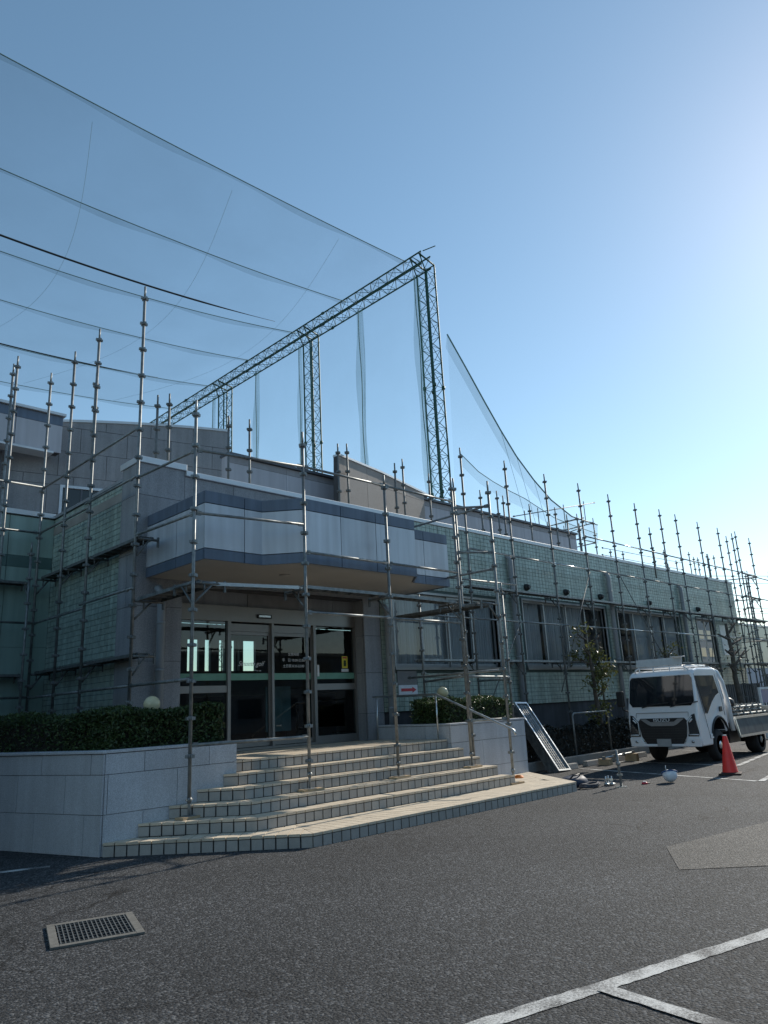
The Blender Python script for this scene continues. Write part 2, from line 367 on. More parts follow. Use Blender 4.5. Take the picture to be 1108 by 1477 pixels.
# drain grate
gc = Vector((2.705, 6.11, 0)); ga = math.atan2(-.2, .62)
t = thing('drain_grate', 'square steel drain grate set flush in the dark asphalt', 'drain', gc)
Rg = Matrix.Rotation(ga, 3, 'Z')
q = MB()
for sx in (-1, 1): q.box(gc+Rg@Vector((sx*.295, 0, .009)), (.06, .69, .018), ga)
for sy in (-1, 1): q.box(gc+Rg@Vector((0, sy*.318, .0088)), (.53, .055, .0175), ga)
obj('frame', q, M('drain_frame', (.16, .155, .14), .8, .2, var=.2, scale=20), t, bevel=.003)
q = MB(); q.box(gc+Vector((0, 0, .006)), (.55, .6, .004), ga); obj('pit', q, M('pit_black', (.004, .004, .005), .9), t)
for i in range(17):
    q = MB(); q.box(gc+Rg@Vector((-.25+.5*i/16, 0, .0135)), (.007, .58, .009), ga); obj('bar', q, steel_d, t)
for i in range(7):
    q = MB(); q.box(gc+Rg@Vector((0, -.25+.5*i/6, .0115)), (.53, .007, .006), ga); obj('cross_bar', q, steel_d, t)

# ------------------------------------------------------------------ entrance steps
steps = thing('entrance_steps', 'six beige tiled steps with a cut corner leading up to the glass entrance', 'steps', (8.3, 8.5, 0))
YF = [7.33, 8.10, 8.40, 8.70, 9.00, 9.27]
XS = [4.10, 4.54, 4.95, 5.35, 5.75, 5.99]
XR = [11.62, 10.93, 10.86, 10.76, 10.68, 10.55]
PY = 9.15
LAND = 11.48
for k in range(6):
    z1 = S*(k+1); z0 = S*k
    ys = PY if k < 5 else YF[5]
    c = (XS[k]+(PY-YF[k]), YF[k]) if k < 5 else (XS[5], YF[5])
    if k == 0: c = (5.84, 7.33)
    st = None
    # front polyline: start on the planter face, cut corner, front, right end
    segs = []
    if k < 5: segs.append(((XS[k], PY-.002), c))
    segs.append((c, (XR[k], YF[k])))
    if k == 0: segs.append(((XR[0], YF[0]), (12.93, 9.28)))
    back = [(XR[k], 9.17)] if k else [(12.93, 9.28), (12.93, 9.6), (10.9, 9.6)]
    outline = [(XS[k], PY)] + [c] + [(XR[k], YF[k])] + back if k < 5 else [c, (XR[5], YF[5]), (XR[5], LAND), (XS[5], LAND)]
    # body, set back behind the tiles
    cx = sum(p[0] for p in outline)/len(outline); cy = sum(p[1] for p in outline)/len(outline)
    INS = .014
    body = [(p[0], p[1]) for p in outline]
    # shift the front edges inwards
    def inset(pts):
        if k < 5: return [(pts[0][0]+.02, PY-.0), (pts[1][0]+.006, pts[1][1]+INS)]+[(pts[2][0]-(.02 if k == 0 else .0), pts[2][1]+INS)]+pts[3:]
        return [(pts[0][0], pts[0][1]+INS), (pts[1][0], pts[1][1]+INS)]+pts[2:]
    bd = inset(body)
    if k == 0: bd = [(XS[0]+.02, PY), (5.846, 7.344), (11.602, 7.344), (12.905, 9.28), (12.905, 9.6), (5.0, 9.6)]
    q = MB(); q.prism(bd, z0-.02 if k else 0, z1-.032)
    st = obj('step', q, grout_s, steps)
    for si, (p, e) in enumerate(segs):
        p = Vector((*p, 0)); e = Vector((*e, 0)); d = (e-p); L = d.length; d.normalize(); inn = Vector((-d.y, d.x, 0))   # left of travel = inwards
        N = max(1, round(L/.15)); wdt = L/N
        depth = .292
        for i in range(N):
            a0 = p+d*(i*wdt+.006); a1 = p+d*((i+1)*wdt-.006)
            jz = random.uniform(-.0012, .0012)
            if k < 5 or si == 0:
                q = MB(); q.prism([(v.x, v.y) for v in (a0+d*.003+inn*jz, a1-d*.003+inn*jz, a1-d*.003+inn*.0125, a0+d*.003+inn*.0125)], z0+(.006 if k else .0), z1-.040)
                obj('riser_tile', q, tile_r, st)
            poly = [(v.x, v.y) for v in (a0-inn*.003, a1-inn*.003, a1+inn*depth, a0+inn*depth)]
            # mitre at the corner between the cut edge and the front
            if k < 5:
                bis = Vector((math.sin(R(22.5)), -math.cos(R(22.5)), 0))  # normal of the mitre line, pointing to the front strip
                mit = Vector((math.cos(R(22.5)), math.sin(R(22.5)), 0))
                mdir = Vector((math.sin(R(22.5)), math.cos(R(22.5)), 0)); nrm = Vector((math.cos(R(22.5)), -math.sin(R(22.5)), 0))
                cv = Vector((*c, 0))
                if si == 0: poly = clip(poly, (cv.x-nrm.x*.003, cv.y-nrm.y*.003), (-nrm.x, -nrm.y))
                elif si == 1: poly = clip(poly, (cv.x+nrm.x*.003, cv.y+nrm.y*.003), (nrm.x, nrm.y))
                if k == 0 and si in (1, 2):
                    dd = Vector((1.31, 1.95, 0)).normalized(); md = (Vector((0, 1, 0))+Vector((-dd.y, dd.x, 0))).normalized(); n3 = Vector((md.y, -md.x, 0))
                    sg = -1 if si == 1 else 1
                    poly = clip(poly, (XR[0]+sg*n3.x*.003, YF[0]+sg*n3.y*.003), (sg*n3.x, sg*n3.y))
                if si == 0: poly = clip(poly, (0, PY-.004), (0, -1))
            if len(poly) >= 3:
                q = MB(); q.prism(poly, z1-.030, z1+random.uniform(-.0006, .0006)); obj('tread_tile', q, tile_t, st)
        # second row on the wide bottom tread
        if k == 0 and si in (0, 1):
            for i in range(N):
                a0 = p+d*(i*wdt+.006); a1 = p+d*((i+1)*wdt-.006)
                poly = [(v.x, v.y) for v in (a0+inn*.298, a1+inn*.298, a1+inn*.765, a0+inn*.765)]
                nrm = Vector((math.cos(R(22.5)), -math.sin(R(22.5)), 0))*(1 if si else -1); poly = clip(poly, (c[0]+nrm.x*.003, c[1]+nrm.y*.003), (nrm.x, nrm.y))
                if si == 0: poly = clip(poly, (0, 8.7), (0, -1))
                if len(poly) >= 3:
                    q = MB(); q.prism(poly, z1-.030, z1); obj('tread_tile', q, tile_t, st)
    if k == 0:
        rest = MB()     # back of the platform beyond the steps, right of them
        for i in range(14):
            x0 = 10.95+.15*i
            for (y0, y1) in ((8.104, 8.39), (8.40, 8.69), (8.70, 9.19)):
                dd = Vector((1.31, 1.95, 0)).normalized(); inn = Vector((-dd.y, dd.x, 0))
                poly = [(x0+.004, y0), (x0+.146, y0), (x0+.146, y1), (x0+.004, y1)]
                poly = clip(poly, (XR[0]+inn.x*.298, YF[0]+inn.y*.298), (inn.x, inn.y))
                if len(poly) >= 3: rest.prism(poly, z1-.03, z1)
        stuff(obj('platform_tiles', rest, tile_t, st))
    if k == 5:
        rest = MB(); y = YF[5]+.298
        while y < LAND-.02:
            y1 = min(y+.292, LAND)
            for i in range(31):
                x0 = XS[5]+.147*i; rest.prism([(x0+.004, y), (x0+.143, y), (x0+.143, y1), (x0+.004, y1)], z1-.03, z1)
            y += .3
        stuff(obj('landing_tiles', rest, tile_t, st))

# ------------------------------------------------------------------ granite panels laid on a face
def panel_face(parent, o, u, n, width, rows, mat, name='granite_panel', pw=.9, gap=.007, th=.025, first=None, top=None):
    """o origin at z=0, u unit along face, n outward normal; rows [(z0,z1,offset)]; top(s) optional roofline"""
    o = Vector(o); u = Vector(u); n = Vector(n)
    for (z0, z1, off) in rows:
        s = -off
        while s < width:
            a = max(s, 0); b = min(s+pw, width)
            if b-a > .03:
                jut = random.uniform(-.0015, .0015)
                za, zb = z1-gap/2, z1-gap/2
                if top:
                    za = min(za, top(a)); zb = min(zb, top(b))
                if min(za, zb) > z0+.04:
                    q = MB(); pts = [o+u*(a+gap/2)+Vector((0, 0, z0+gap/2)), o+u*(b-gap/2)+Vector((0, 0, z0+gap/2)), o+u*(b-gap/2)+Vector((0, 0, zb)), o+u*(a+gap/2)+Vector((0, 0, za))]
                    q.slab([p+n*jut for p in pts], n*th); obj(name, q, mat, parent)
            s += pw

# left planter bed
pl = thing('raised_planter', 'raised planter faced with light grey granite left of the steps', 'planter', (4.6, 9.6, 0))
ldir = Vector((-.292, .956, 0)).normalized()
A0 = Vector((4.07, 9.15, 0)); E0 = A0+ldir*6.0
q = MB(); inn = .03
q.prism([(A0.x+inn, A0.y+.03), (5.95, 9.18), (5.95, 9.36), (4.28, 9.36), (E0.x+.25, E0.y), (E0.x+inn, E0.y)], 0, 1.17)
obj('wall_core', q, joint, pl)
q = MB(); q.prism([(4.28, 9.36), (5.95, 9.36), (5.95, 11.1), (5.28, 11.1), (5.28, 14.7), (2.65, 14.7)], 0, 1.08); obj('soil', q, M('soil', (.05, .04, .03), .95, bump=.5), pl)
rowsP = [(0, .464, .36), (.464, .923, .8), (.923, 1.165, .42)]
panel_face(pl, (4.095, 9.175, 0), (1, 0, 0), (0, -1, 0), 1.87, [(0.0, .464, .42), (.464, .923, -.01+.9), (.923, 1.165, .42)], granite_l, pw=.93)
nl = Vector((-ldir.y, ldir.x, 0)); nl = nl if nl.x < 0 else -nl
panel_face(pl, A0-nl*.025+ldir*.0, ldir, nl, 5.6, [(0, .464, .62), (.464, .923, .25), (.923, 1.165, .70)], granite_l, pw=.92)
q = MB(); q.prism([(4.05, 9.14), (5.975, 9.14), (5.975, 9.37), (4.26, 9.37), (E0.x+.25, E0.y), (E0.x-.02, E0.y)], 1.17, 1.205); obj('coping', q, granite_l, pl, bevel=.006)
q = MB(); q.bb(5.95, 5.973, 9.16, 11.1, .8, 1.168); obj('end_panel', q, granite_l, pl)

pr = thing('raised_planter', 'raised planter faced with light grey granite beside the handrail', 'planter', (11.7, 9.8, 0))
q = MB(); q.bb(10.60, 12.86, 9.22, 9.42, 0, 1.17); q.bb(10.60, 10.8, 9.42, 11.12, 0, 1.17); q.bb(12.66, 12.86, 9.42, 11.1, 0, 1.17); obj('wall_core', q, joint, pr)
q = MB(); q.bb(10.8, 12.66, 9.42, 11.1, 0, 1.08); obj('soil', q, MATS['soil'], pr)
panel_face(pr, (10.575, 9.215, 0), (1, 0, 0), (0, -1, 0), 2.305, [(0, .38, .4), (.38, .86, .0), (.86, 1.165, .45)], granite_l, pw=.9)
panel_face(pr, (10.595, 9.22, 0), (0, 1, 0), (-1, 0, 0), 1.9, [(.86, 1.165, .3), (.38, .86, .5)], granite_l, pw=.9)
q = MB(); q.prism([(10.56, 9.18), (12.895, 9.18), (12.895, 9.43), (10.81, 9.43), (10.81, 11.12), (10.56, 11.12)], 1.17, 1.205); obj('coping', q, granite_l, pr, bevel=.006)

# ------------------------------------------------------------------ leaves
def leaves(name, spots, size, mat, parent):
    import numpy as np
    rng = np.random.default_rng(len(spots)+11)
    P = np.array(spots, float); N = len(P)
    nrm = rng.normal(size=(N, 3)); nrm[:, 2] += .35; nrm /= np.linalg.norm(nrm, axis=1)[:, None]
    t = rng.normal(size=(N, 3)); t -= (t*nrm).sum(1)[:, None]*nrm; t /= np.linalg.norm(t, axis=1)[:, None]
    b = np.cross(nrm, t); s = size*rng.uniform(.65, 1.3, (N, 1))
    v = np.stack([P-t*s, P+b*s*.42+nrm*s*.12, P+t*s, P-b*s*.42+nrm*s*.12], 1).reshape(-1, 3)
    me = bpy.data.meshes.new(name); me.from_pydata(v.tolist(), [], [(4*i, 4*i+1, 4*i+2, 4*i+3) for i in range(N)])
    at = me.attributes.new('tone', 'FLOAT', 'FACE'); at.data.foreach_set('value', np.clip(rng.beta(1.6, 2.4, N), 0, 1))
    return stuff(obj(name, me, mat, parent))
def hedge(label, quads, z0, z1, n, size, mat, loc, group=None, core=True, ragged=.13):
    """quads: list of 4-corner plan shapes filled with leaves near their skin"""
    t = thing('hedge', label, 'hedge', loc, group); sp = []
    for (qd, share) in quads:
        qd = [Vector((*p, 0)) for p in qd]
        for _ in range(int(n*share)):
            u, v, h = random.random(), random.random(), random.random()
            k = random.random()
            if k < .34: h = 1-random.random()**2*.3
            elif k < .8:
                e = random.random()**2*.22
                c = random.choice((0, 1, 2, 3))
                if c == 0: u = e*.5
                elif c == 1: u = 1-e*.5
                elif c == 2: v = e
                else: v = 1-e
            p = (qd[0]*(1-u)+qd[1]*u)*(1-v)+(qd[3]*(1-u)+qd[2]*u)*v
            bumpv = .5+.5*math.sin(p.x*3.1+p.y*2.3)*math.sin(p.y*4.2-p.x*1.7+h*3)
            sp.append((p.x+random.gauss(0, .018), p.y+random.gauss(0, .018), z0+(z1-z0)*h+random.gauss(0, .012)+(bumpv-.5)*ragged*h))
        if core:
            q = MB(); cc = sum(qd, Vector())/4; pts = [cc+(p-cc)*.86 for p in qd]
            pts = [(p.x, p.y) for p in pts]; q.prism(pts, z0, z1-.1); obj('branches', q, twig, t)
    leaves('foliage', sp, size, mat, t); return t
hedge('clipped box hedge in the planter left of the steps', [([(4.2, 9.33), (5.86, 9.33), (5.86, 10.2), (4.0, 10.2)], .62), ([(4.18, 9.36), (4.9, 9.9), (3.5, 14.2), (2.82, 14.0)], .38)], 1.08, 1.66, 70000, .027, leaf_box, (4.8, 9.8, 1.08), 'clipped hedges in the planters')
hedge('clipped box hedge in the planter behind the handrail', [([(10.72, 9.38), (12.74, 9.38), (12.74, 10.3), (10.72, 10.3)], 1.)], 1.08, 1.62, 26000, .027, leaf_box, (11.7, 9.9, 1.08), 'clipped hedges in the planters')

# ------------------------------------------------------------------ the building
YW = 11.15
B = thing('clubhouse', 'low clubhouse clad in pale green tile and grey granite', 'building', (18, 12, 0))
# wall core behind the tiles with window openings
WIN = [(11.22, 14.85, 2.36, 3.98), (16.02, 20.2, 2.36, 4.09), (21.0, 25.28, 2.36, 4.09), (26.75, 28.25, 2.36, 4.09)]
X0, X1, ZB, ZT = 10.82, 30.7, 1.45, 5.66
def wall_with_holes(x0, x1, y0, y1, z0, z1, holes):
    q = MB(); x = x0
    for (a, b, c, d) in sorted(holes):
        if a > x: q.bb(x, a, y0, y1, z0, z1)
        q.bb(a, b, y0, y1, z0, c); q.bb(a, b, y0, y1, d, z1); x = b
    q.bb(x, x1, y0, y1, z0, z1); return q
obj('facade_wall', wall_with_holes(X0, X1, YW, YW+.2, ZB, ZT, WIN), grout_g, B)
def tiles_on(o, u, n, width, z0, z1, holes, tw=.1455, th=.0985, gap=.009, thick=.011):
    o = Vector(o); u = Vector(u); n = Vector(n); q = MB()
    nx = round(width/tw); tw = width/nx; nz = round((z1-z0)/th); th = (z1-z0)/nz
    for i in range(nx):
        a, b = i*tw+gap/2, (i+1)*tw-gap/2
        for j in range(nz):
            c, d = z0+j*th+gap/2, z0+(j+1)*th-gap/2
            if any(a < h[1]+.06 and b > h[0]-.06 and c < h[3]+.06 and d > h[2]-.07 for h in holes):
                continue
            ju = random.uniform(0, .0025)
            p = [o+u*a+Vector((0, 0, c)), o+u*b+Vector((0, 0, c)), o+u*b+Vector((0, 0, d)), o+u*a+Vector((0, 0, d))]
            f = [v+n*(thick+ju+random.uniform(-.0008, .0008)) for v in (p[0]+u*.003, p[1]-u*.003, p[2]-u*.003, p[3]+u*.003)]
            q.add(p+f, [(4, 5, 6, 7), (0, 1, 5, 4), (1, 2, 6, 5), (2, 3, 7, 6), (3, 0, 4, 7)])
    return q
hol = [(a-X0, b-X0, c, d) for (a, b, c, d) in WIN]
stuff(obj('facade_tiles', tiles_on((X0, YW, 0), (1, 0, 0), (0, -1, 0), X1-X0, ZB, ZT, hol), tile_g, B))
q = MB(); q.bb(X0, X1+.02, YW+.05, YW+.3, 0, ZB-.004); obj('plinth', q, plinth_m, B)
q = MB(); q.bb(6.20, X1+.05, YW-.04, YW+.34, 5.662, 5.76); obj('parapet_coping', q, cap_m, B, bevel=.01)
# end return, back and roof
q = MB(); q.bb(X1-.2, X1, YW+.21, 24, 0, 5.66); obj('end_wall', q, tile_g, B)
q = MB(); q.bb(5.4, X1-.21, YW+.21, 16.0, 5.25, 5.42); q.bb(11.2, X1-.21, 16.0, 24, 5.25, 5.42); obj('roof', q, conc, B)
# windows on the facade
for wi, (a, b, c, d) in enumerate(WIN):
    q = MB(); fy0, fy1 = YW-.006, YW+.12
    q.bb(a-.045, b+.045, fy0-.02, fy1, d, d+.05); q.bb(a-.06, b+.06, fy0-.05, fy1, c-.06, c); q.bb(a-.045, a, fy0-.018, fy1, c, d); q.bb(b, b+.045, fy0-.018, fy1, c, d)
    wn = obj('window', q, wframe, B)
    n = 4 if b-a > 3 else 2
    for i in range(n):
        x0 = a+(b-a)*i/n; x1 = a+(b-a)*(i+1)/n; yy = YW+(.045 if i % 2 == 0 else .075)
        q = MB(); q.bb(x0+.001, x0+.05, yy-.015, yy+.015, c+.001, d-.001); q.bb(x1-.05, x1-.001, yy-.015, yy+.015, c+.001, d-.001); q.bb(x0+.05, x1-.05, yy-.014, yy+.014, c+.001, c+.075); q.bb(x0+.05, x1-.05, yy-.014, yy+.014, d-.055, d-.001)
        obj('sash', q, wframe, wn)
        q = MB(); q.add([(x0+.05, yy, c+.075), (x1-.05, yy, c+.075), (x1-.05, yy, d-.055), (x0+.05, yy, d-.055)], [(0, 1, 2, 3)]); obj('pane', q, glass, wn)
    for i in range(n):
        x0 = a+(b-a)*i/n; x1 = a+(b-a)*(i+1)/n
        if wi < 3 and random.random() < .12: continue
        q = MB(); N = 64; ph = random.random()*6; amp = random.uniform(.012, .03)
        cl = x0+(x1-x0)*random.choice((0, 0, .05)); cr = x1-(x1-x0)*random.choice((0, 0, .25, .1))
        top = []; bot = []
        for k in range(N+1):
            x = cl+(cr-cl)*k/N; y = YW+.17+amp*math.sin(k*.95+ph+1.3*math.sin(k*.31))
            top.append((x, y, d-.03)); bot.append((x+.02*math.sin(k*.4+ph), y+.004, c+.03))
        q.add(top+bot, [(k, k+1, N+2+k, N+1+k) for k in range(N)], True); obj('curtain', q, curtain_m, wn)
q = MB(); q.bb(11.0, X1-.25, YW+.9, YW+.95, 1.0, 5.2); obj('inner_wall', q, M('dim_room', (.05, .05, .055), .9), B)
# bright sky reflection at the far end of the facade, painted as a pale panel
q = MB(); q.slab([gy(1037, 902, YW-.03), gy(1046, 945, YW-.03), gy(1057, 945, YW-.03), gy(1049, 902, YW-.03)], (0, .03, 0)); obj('sky_reflection_panel', q, M('painted_sky_reflection', (.85, .86, .82), .4), B)
# downpipes
def downpipe(x, ztop, zb, yf=YW):
    y = yf-.1
    q = MB(); q.poly([(x-.03, yf+.02, ztop+.06), (x-.03, yf-.05, ztop+.07), (x, y, ztop), (x, y, ztop-.1), (x, y, zb)], .066, 10)
    o = obj('downpipe', q, pipe_m, B)
    for z in (zb+.6, (zb+ztop)/2, ztop-.5):
        q = MB(); q.tube((x, y, z-.02), (x, y, z+.02), .073, 10); q.bb(x-.02, x+.02, y, yf, z-.015, z+.015); obj('pipe_clip', q, pipe_m, o)
for x in (15.53, 20.55, 25.6): downpipe(x, 5.12, .1)
downpipe(10.93, 3.55, .93); downpipe(5.76, 3.55, 1.05)
for x in (16.25, 18.15, 20.05, 23.15, 26.95):
    q = MB()
    for k in range(6):
        a = R(15*k); q.lathe((x, YW-.02-.02*k, 4.44), [(.085-.004*k, 0), (.085-.008*k, -.02)], 14, 'Y')
    q.lathe((x, YW-.01, 4.44), [(.07, -.01), (.095, 0), (.09, -.05), (.06, -.1), (.01, -.13)], 14, 'Y'); obj('vent_hood', q, black_p, B)
# granite entrance bay: left pier, right column, lintel, parapet
pier = obj('pier_core', MB().bb(5.36, 6.17, YW+.03, YW+.60, 0, 5.74), joint, B)
panel_face(pier, (5.335, YW+.03, 0), (1, 0, 0), (0, -1, 0), .855, [(.9, 1.55, 0), (1.55, 2.45, 0), (2.45, 3.33, 0), (3.33, 4.2, 0), (4.2, 5.2, 0)], granite, pw=.86)
panel_face(pier, (5.335, YW+.03, 0), (1, 0, 0), (0, -1, 0), .855, [(5.2, 5.755, 0)], granite, pw=.86)
panel_face(pier, (5.36, YW+.62, 0), (0, -1, 0), (-1, 0, 0), .60, [(.9, 1.55, 0), (1.55, 2.45, .3), (2.45, 3.33, 0), (3.33, 4.2, .3), (4.2, 5.2, 0), (5.2, 5.755, .3)], granite, pw=.61)
q = MB(); q.bb(5.31, 6.215, YW-.03, YW+.68, 5.757, 5.87); obj('pier_coping', q, cap_m, pier, bevel=.008)
colm = obj('column_core', MB().bb(10.37, 10.80, YW+.03, LAND+.1, .93, 5.6), joint, B)
panel_face(colm, (10.345, YW+.03, 0), (1, 0, 0), (0, -1, 0), .47, [(.93, 1.45, 0), (1.45, 2.25, 0), (2.25, 3.0, 0), (3.0, 3.76, 0)], granite, pw=.47)
panel_face(colm, (10.37, LAND+.02, 0), (0, -1, 0), (-1, 0, 0), .30, [(.93, 1.45, 0), (1.45, 2.25, 0), (2.25, 3.0, 0), (3.0, 3.76, 0)], granite, pw=.3)
lint = obj('lintel_core', MB().bb(6.17, 10.80, YW+.05, YW+.3, 3.72, 5.64), joint, B)
panel_face(lint, (6.19, YW+.03, 0), (1, 0, 0), (0, -1, 0), 4.62, [(3.75, 4.6, .3), (4.6, 5.15, .8), (5.15, 5.655, .2)], granite, pw=1.2)
li2 = obj('transom_wall', MB().bb(6.20, 10.36, LAND+.03, LAND+.2, 3.2, 3.76), joint, B)
panel_face(li2, (6.20, LAND+.03, 0), (1, 0, 0), (0, -1, 0), 4.15, [(3.47, 3.765, .4)], granite, pw=1.0)
q = MB(); q.bb(6.2, 10.36, LAND-.06, LAND+.02, 3.19, 3.465); obj('head_beam', q, frame_m, B)
# soffit over the recess
q = MB(); q.bb(6.19, 10.36, YW+.06, LAND+.03, 3.768, 3.8); obj('recess_soffit', q, soffit_m, B)
# left return wall in tile, meeting the left block
q = MB(); q.bb(5.42, 5.62, YW+.64, 15.0, 0, 5.6); obj('side_wall', q, grout_g, B)
stuff(obj('side_tiles', tiles_on((5.42, 15.0, 0), (0, -1, 0), (-1, 0, 0), 3.22, .6, 5.58, [], .1455, .1), tile_g, B))
q = MB(); q.bb(5.38, 5.66, YW+.7, 15.2, 5.602, 5.66); obj('side_coping', q, pipe_m, B)
# left block (panels with a dark stripe)
LB = obj('left_block_wall', MB().bb(-6, 5.60, 15.02, 15.3, 0, 5.6), joint, B)
for (z0, z1, mt) in ((0, 1.3, panel_g), (1.3, 3.0, panel_g), (3.0, 4.55, panel_g), (4.55, 4.78, stripe_g), (4.78, 5.58, panel_g)):
    x = 5.41
    while x > 1.5:
        x2 = x-.86; q = MB(); q.bb(x2+.006, x-.004, 15.0-(.0 if mt is panel_g else .0015), 15.02, z0+.004, z1-.002); obj('wall_panel', q, mt, LB); x = x2
q = MB(); q.bb(-6, 5.4, 14.95, 15.35, 5.602, 5.70); obj('block_coping', q, cap_m, LB)
q = MB(); q.bb(-6, 5.4, 15.31, 17.5, 5.3, 5.42); obj('block_roof', q, conc, LB)
# ---- upper storey: granite wall with a curved top
ua = R(-13.5); ud = Vector((math.cos(ua), math.sin(ua), 0)); un = Vector((ud.y, -ud.x, 0))
UO = Vector((5.95, 16.4, 0))-ud*1.6
def utop(s): return 8.24+.155*max(0, s-1.0)-.012*max(0, s-1.0)**2
ULEN = 5.6
core = [UO-un*.03+ud*s+Vector((0, 0, 5.42)) for s in (0, ULEN)]+[UO-un*.03+ud*s+Vector((0, 0, utop(s)-.01)) for s in [ULEN-.4*i for i in range(15)]]
q = MB(); q.slab(core, -un*.3); uw = obj('upper_wall', q, joint, B)
WNX0, WNX1 = 1.62, 2.55    # upper window along the wall
rows = [(5.42, 6.12, .3), (6.12, 6.8, .75), (6.8, 7.02, .2), (7.02, 7.62, .55), (7.62, 8.22, .1), (8.22, 9.1, .6)]
o_ = UO-un*.03
for (z0, z1, off) in rows:
    s = -off
    while s < ULEN:
        a, b = max(s, 0), min(s+1.05, ULEN)
        if b-a > .05 and not (z0 < 6.9 and z1 > 5.9 and a < WNX1 and b > WNX0 and z0 >= 5.4 and z0 < 6.8):
            za, zb = min(z1-.005, utop(a)), min(z1-.005, utop(b))
            if min(za, zb) > z0+.05:
                q = MB(); q.slab([o_+ud*(a+.005)+Vector((0, 0, z0+.005)), o_+ud*(b-.005)+Vector((0, 0, z0+.005)), o_+ud*(b-.005)+Vector((0, 0, zb)), o_+ud*(a+.005)+Vector((0, 0, za))], un*(.024+random.uniform(0, .002))); obj('granite_panel', q, granite, uw)
        elif b-a > .05:       # pieces either side of the window
            for (aa, bb_) in ((a, min(b, WNX0)), (max(a, WNX1), b)):
                if bb_-aa > .05:
                    q = MB(); q.slab([o_+ud*(aa+.005)+Vector((0, 0, z0+.005)), o_+ud*(bb_-.005)+Vector((0, 0, z0+.005)), o_+ud*(bb_-.005)+Vector((0, 0, z1-.005)), o_+ud*(aa+.005)+Vector((0, 0, z1-.005))], un*.024); obj('granite_panel', q, granite, uw)
        s += 1.05
q = MB()
for i in range(14):
    s0, s1 = ULEN*i/14, ULEN*(i+1)/14
    q.slab([o_+ud*s0+Vector((0, 0, utop(s0))), o_+ud*s1+Vector((0, 0, utop(s1))), o_+ud*s1+Vector((0, 0, utop(s1)+.05)), o_+ud*s0+Vector((0, 0, utop(s0)+.05))], un*.05)
    q.slab([o_-un*.3+ud*s0+Vector((0, 0, utop(s0)+.05)), o_-un*.3+ud*s1+Vector((0, 0, utop(s1)+.05)), o_+un*.05+ud*s1+Vector((0, 0, utop(s1)+.05)), o_+un*.05+ud*s0+Vector((0, 0, utop(s0)+.05))], (0, 0, .012))
obj('curved_coping', q, cap_m, uw)
def ubox(s0, s1, z0, z1, d0, d1): return [o_+ud*s0+un*d0+Vector((0, 0, z0)), o_+ud*s1+un*d0+Vector((0, 0, z0)), o_+ud*s1+un*d0+Vector((0, 0, z1)), o_+ud*s0+un*d0+Vector((0, 0, z1))], un*(d1-d0)
q = MB()
for bx in ((WNX0, WNX1, 6.74, 6.80), (WNX0, WNX1, 5.45, 5.52), (WNX0, WNX0+.06, 5.52, 6.74), (WNX1-.06, WNX1, 5.52, 6.74)): q.slab(*ubox(*bx, .004, .06))
uwin = obj('window', q, M('white_window_frame', (.62, .68, .74), .4, .2), uw)
q = MB(); q.slab(*ubox(WNX0+.06, WNX1-.06, 5.52, 6.74, .004, .012)); obj('pane', q, cabglass, uwin)
q = MB(); q.slab(*ubox((WNX0+WNX1)/2-.02, (WNX0+WNX1)/2+.02, 5.52, 6.74, .014, .035)); obj('mullion', q, dark_m, uwin)
# end return of the upper wall
ue = o_+ud*ULEN
q = MB(); q.slab([ue-un*.31+Vector((0, 0, 5.42)), ue-un*5+Vector((0, 0, 5.42)), ue-un*5+Vector((0, 0, utop(ULEN)-.1)), ue-un*.31+Vector((0, 0, utop(ULEN)-.1))], -ud*.3); obj('upper_end_wall', q, granite, uw)
# overhanging fascia left of it
fa = obj('fascia_core', MB().bb(1.0, 5.79, 16.03, 16.3, 7.42, 8.28), joint, B)
for i in range(4):
    x1 = 5.8-1.0*i; q = MB(); q.bb(x1-.99, x1-.006, 16.0, 16.028, 7.41, 8.05); obj('fascia_panel', q, smoothp, fa)
    q = MB(); q.bb(x1-.99, x1-.006, 15.995, 16.028, 8.056, 8.27); obj('fascia_band', q, band, fa)
q = MB(); q.bb(1.0, 5.84, 15.93, 16.34, 8.281, 8.34); obj('fascia_coping', q, cap_m, fa)
q = MB(); q.bb(1.0, 5.62, 15.95, 16.36, 7.36, 7.405); obj('fascia_drip', q, cap_m, fa)
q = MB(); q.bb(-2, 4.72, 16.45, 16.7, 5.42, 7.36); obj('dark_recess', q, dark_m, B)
# ---- roof screen: smooth panels with a dark top band
RS = obj('roof_screen', MB().bb(8.24, 22.3, 13.03, 13.25, 5.42, 7.02), smoothp, B)
for i in range(9):
    x0 = 8.24+1.563*i; x1 = min(x0+1.563, 22.3)
    q = MB(); q.bb(x0+.004, x1-.004, 13.0, 13.028, 5.43, 6.86); obj('screen_panel', q, smoothp, RS)
    q = MB(); q.bb(x0+.004, x1-.004, 12.995, 13.028, 6.865, 7.01); obj('screen_band', q, M('grey_band', (.30, .30, .32), .6, streak=.1, rnd=.04), RS)
q = MB(); q.bb(8.22, 22.33, 12.93, 13.3, 7.022, 7.08); obj('screen_coping', q, dark_m, RS)
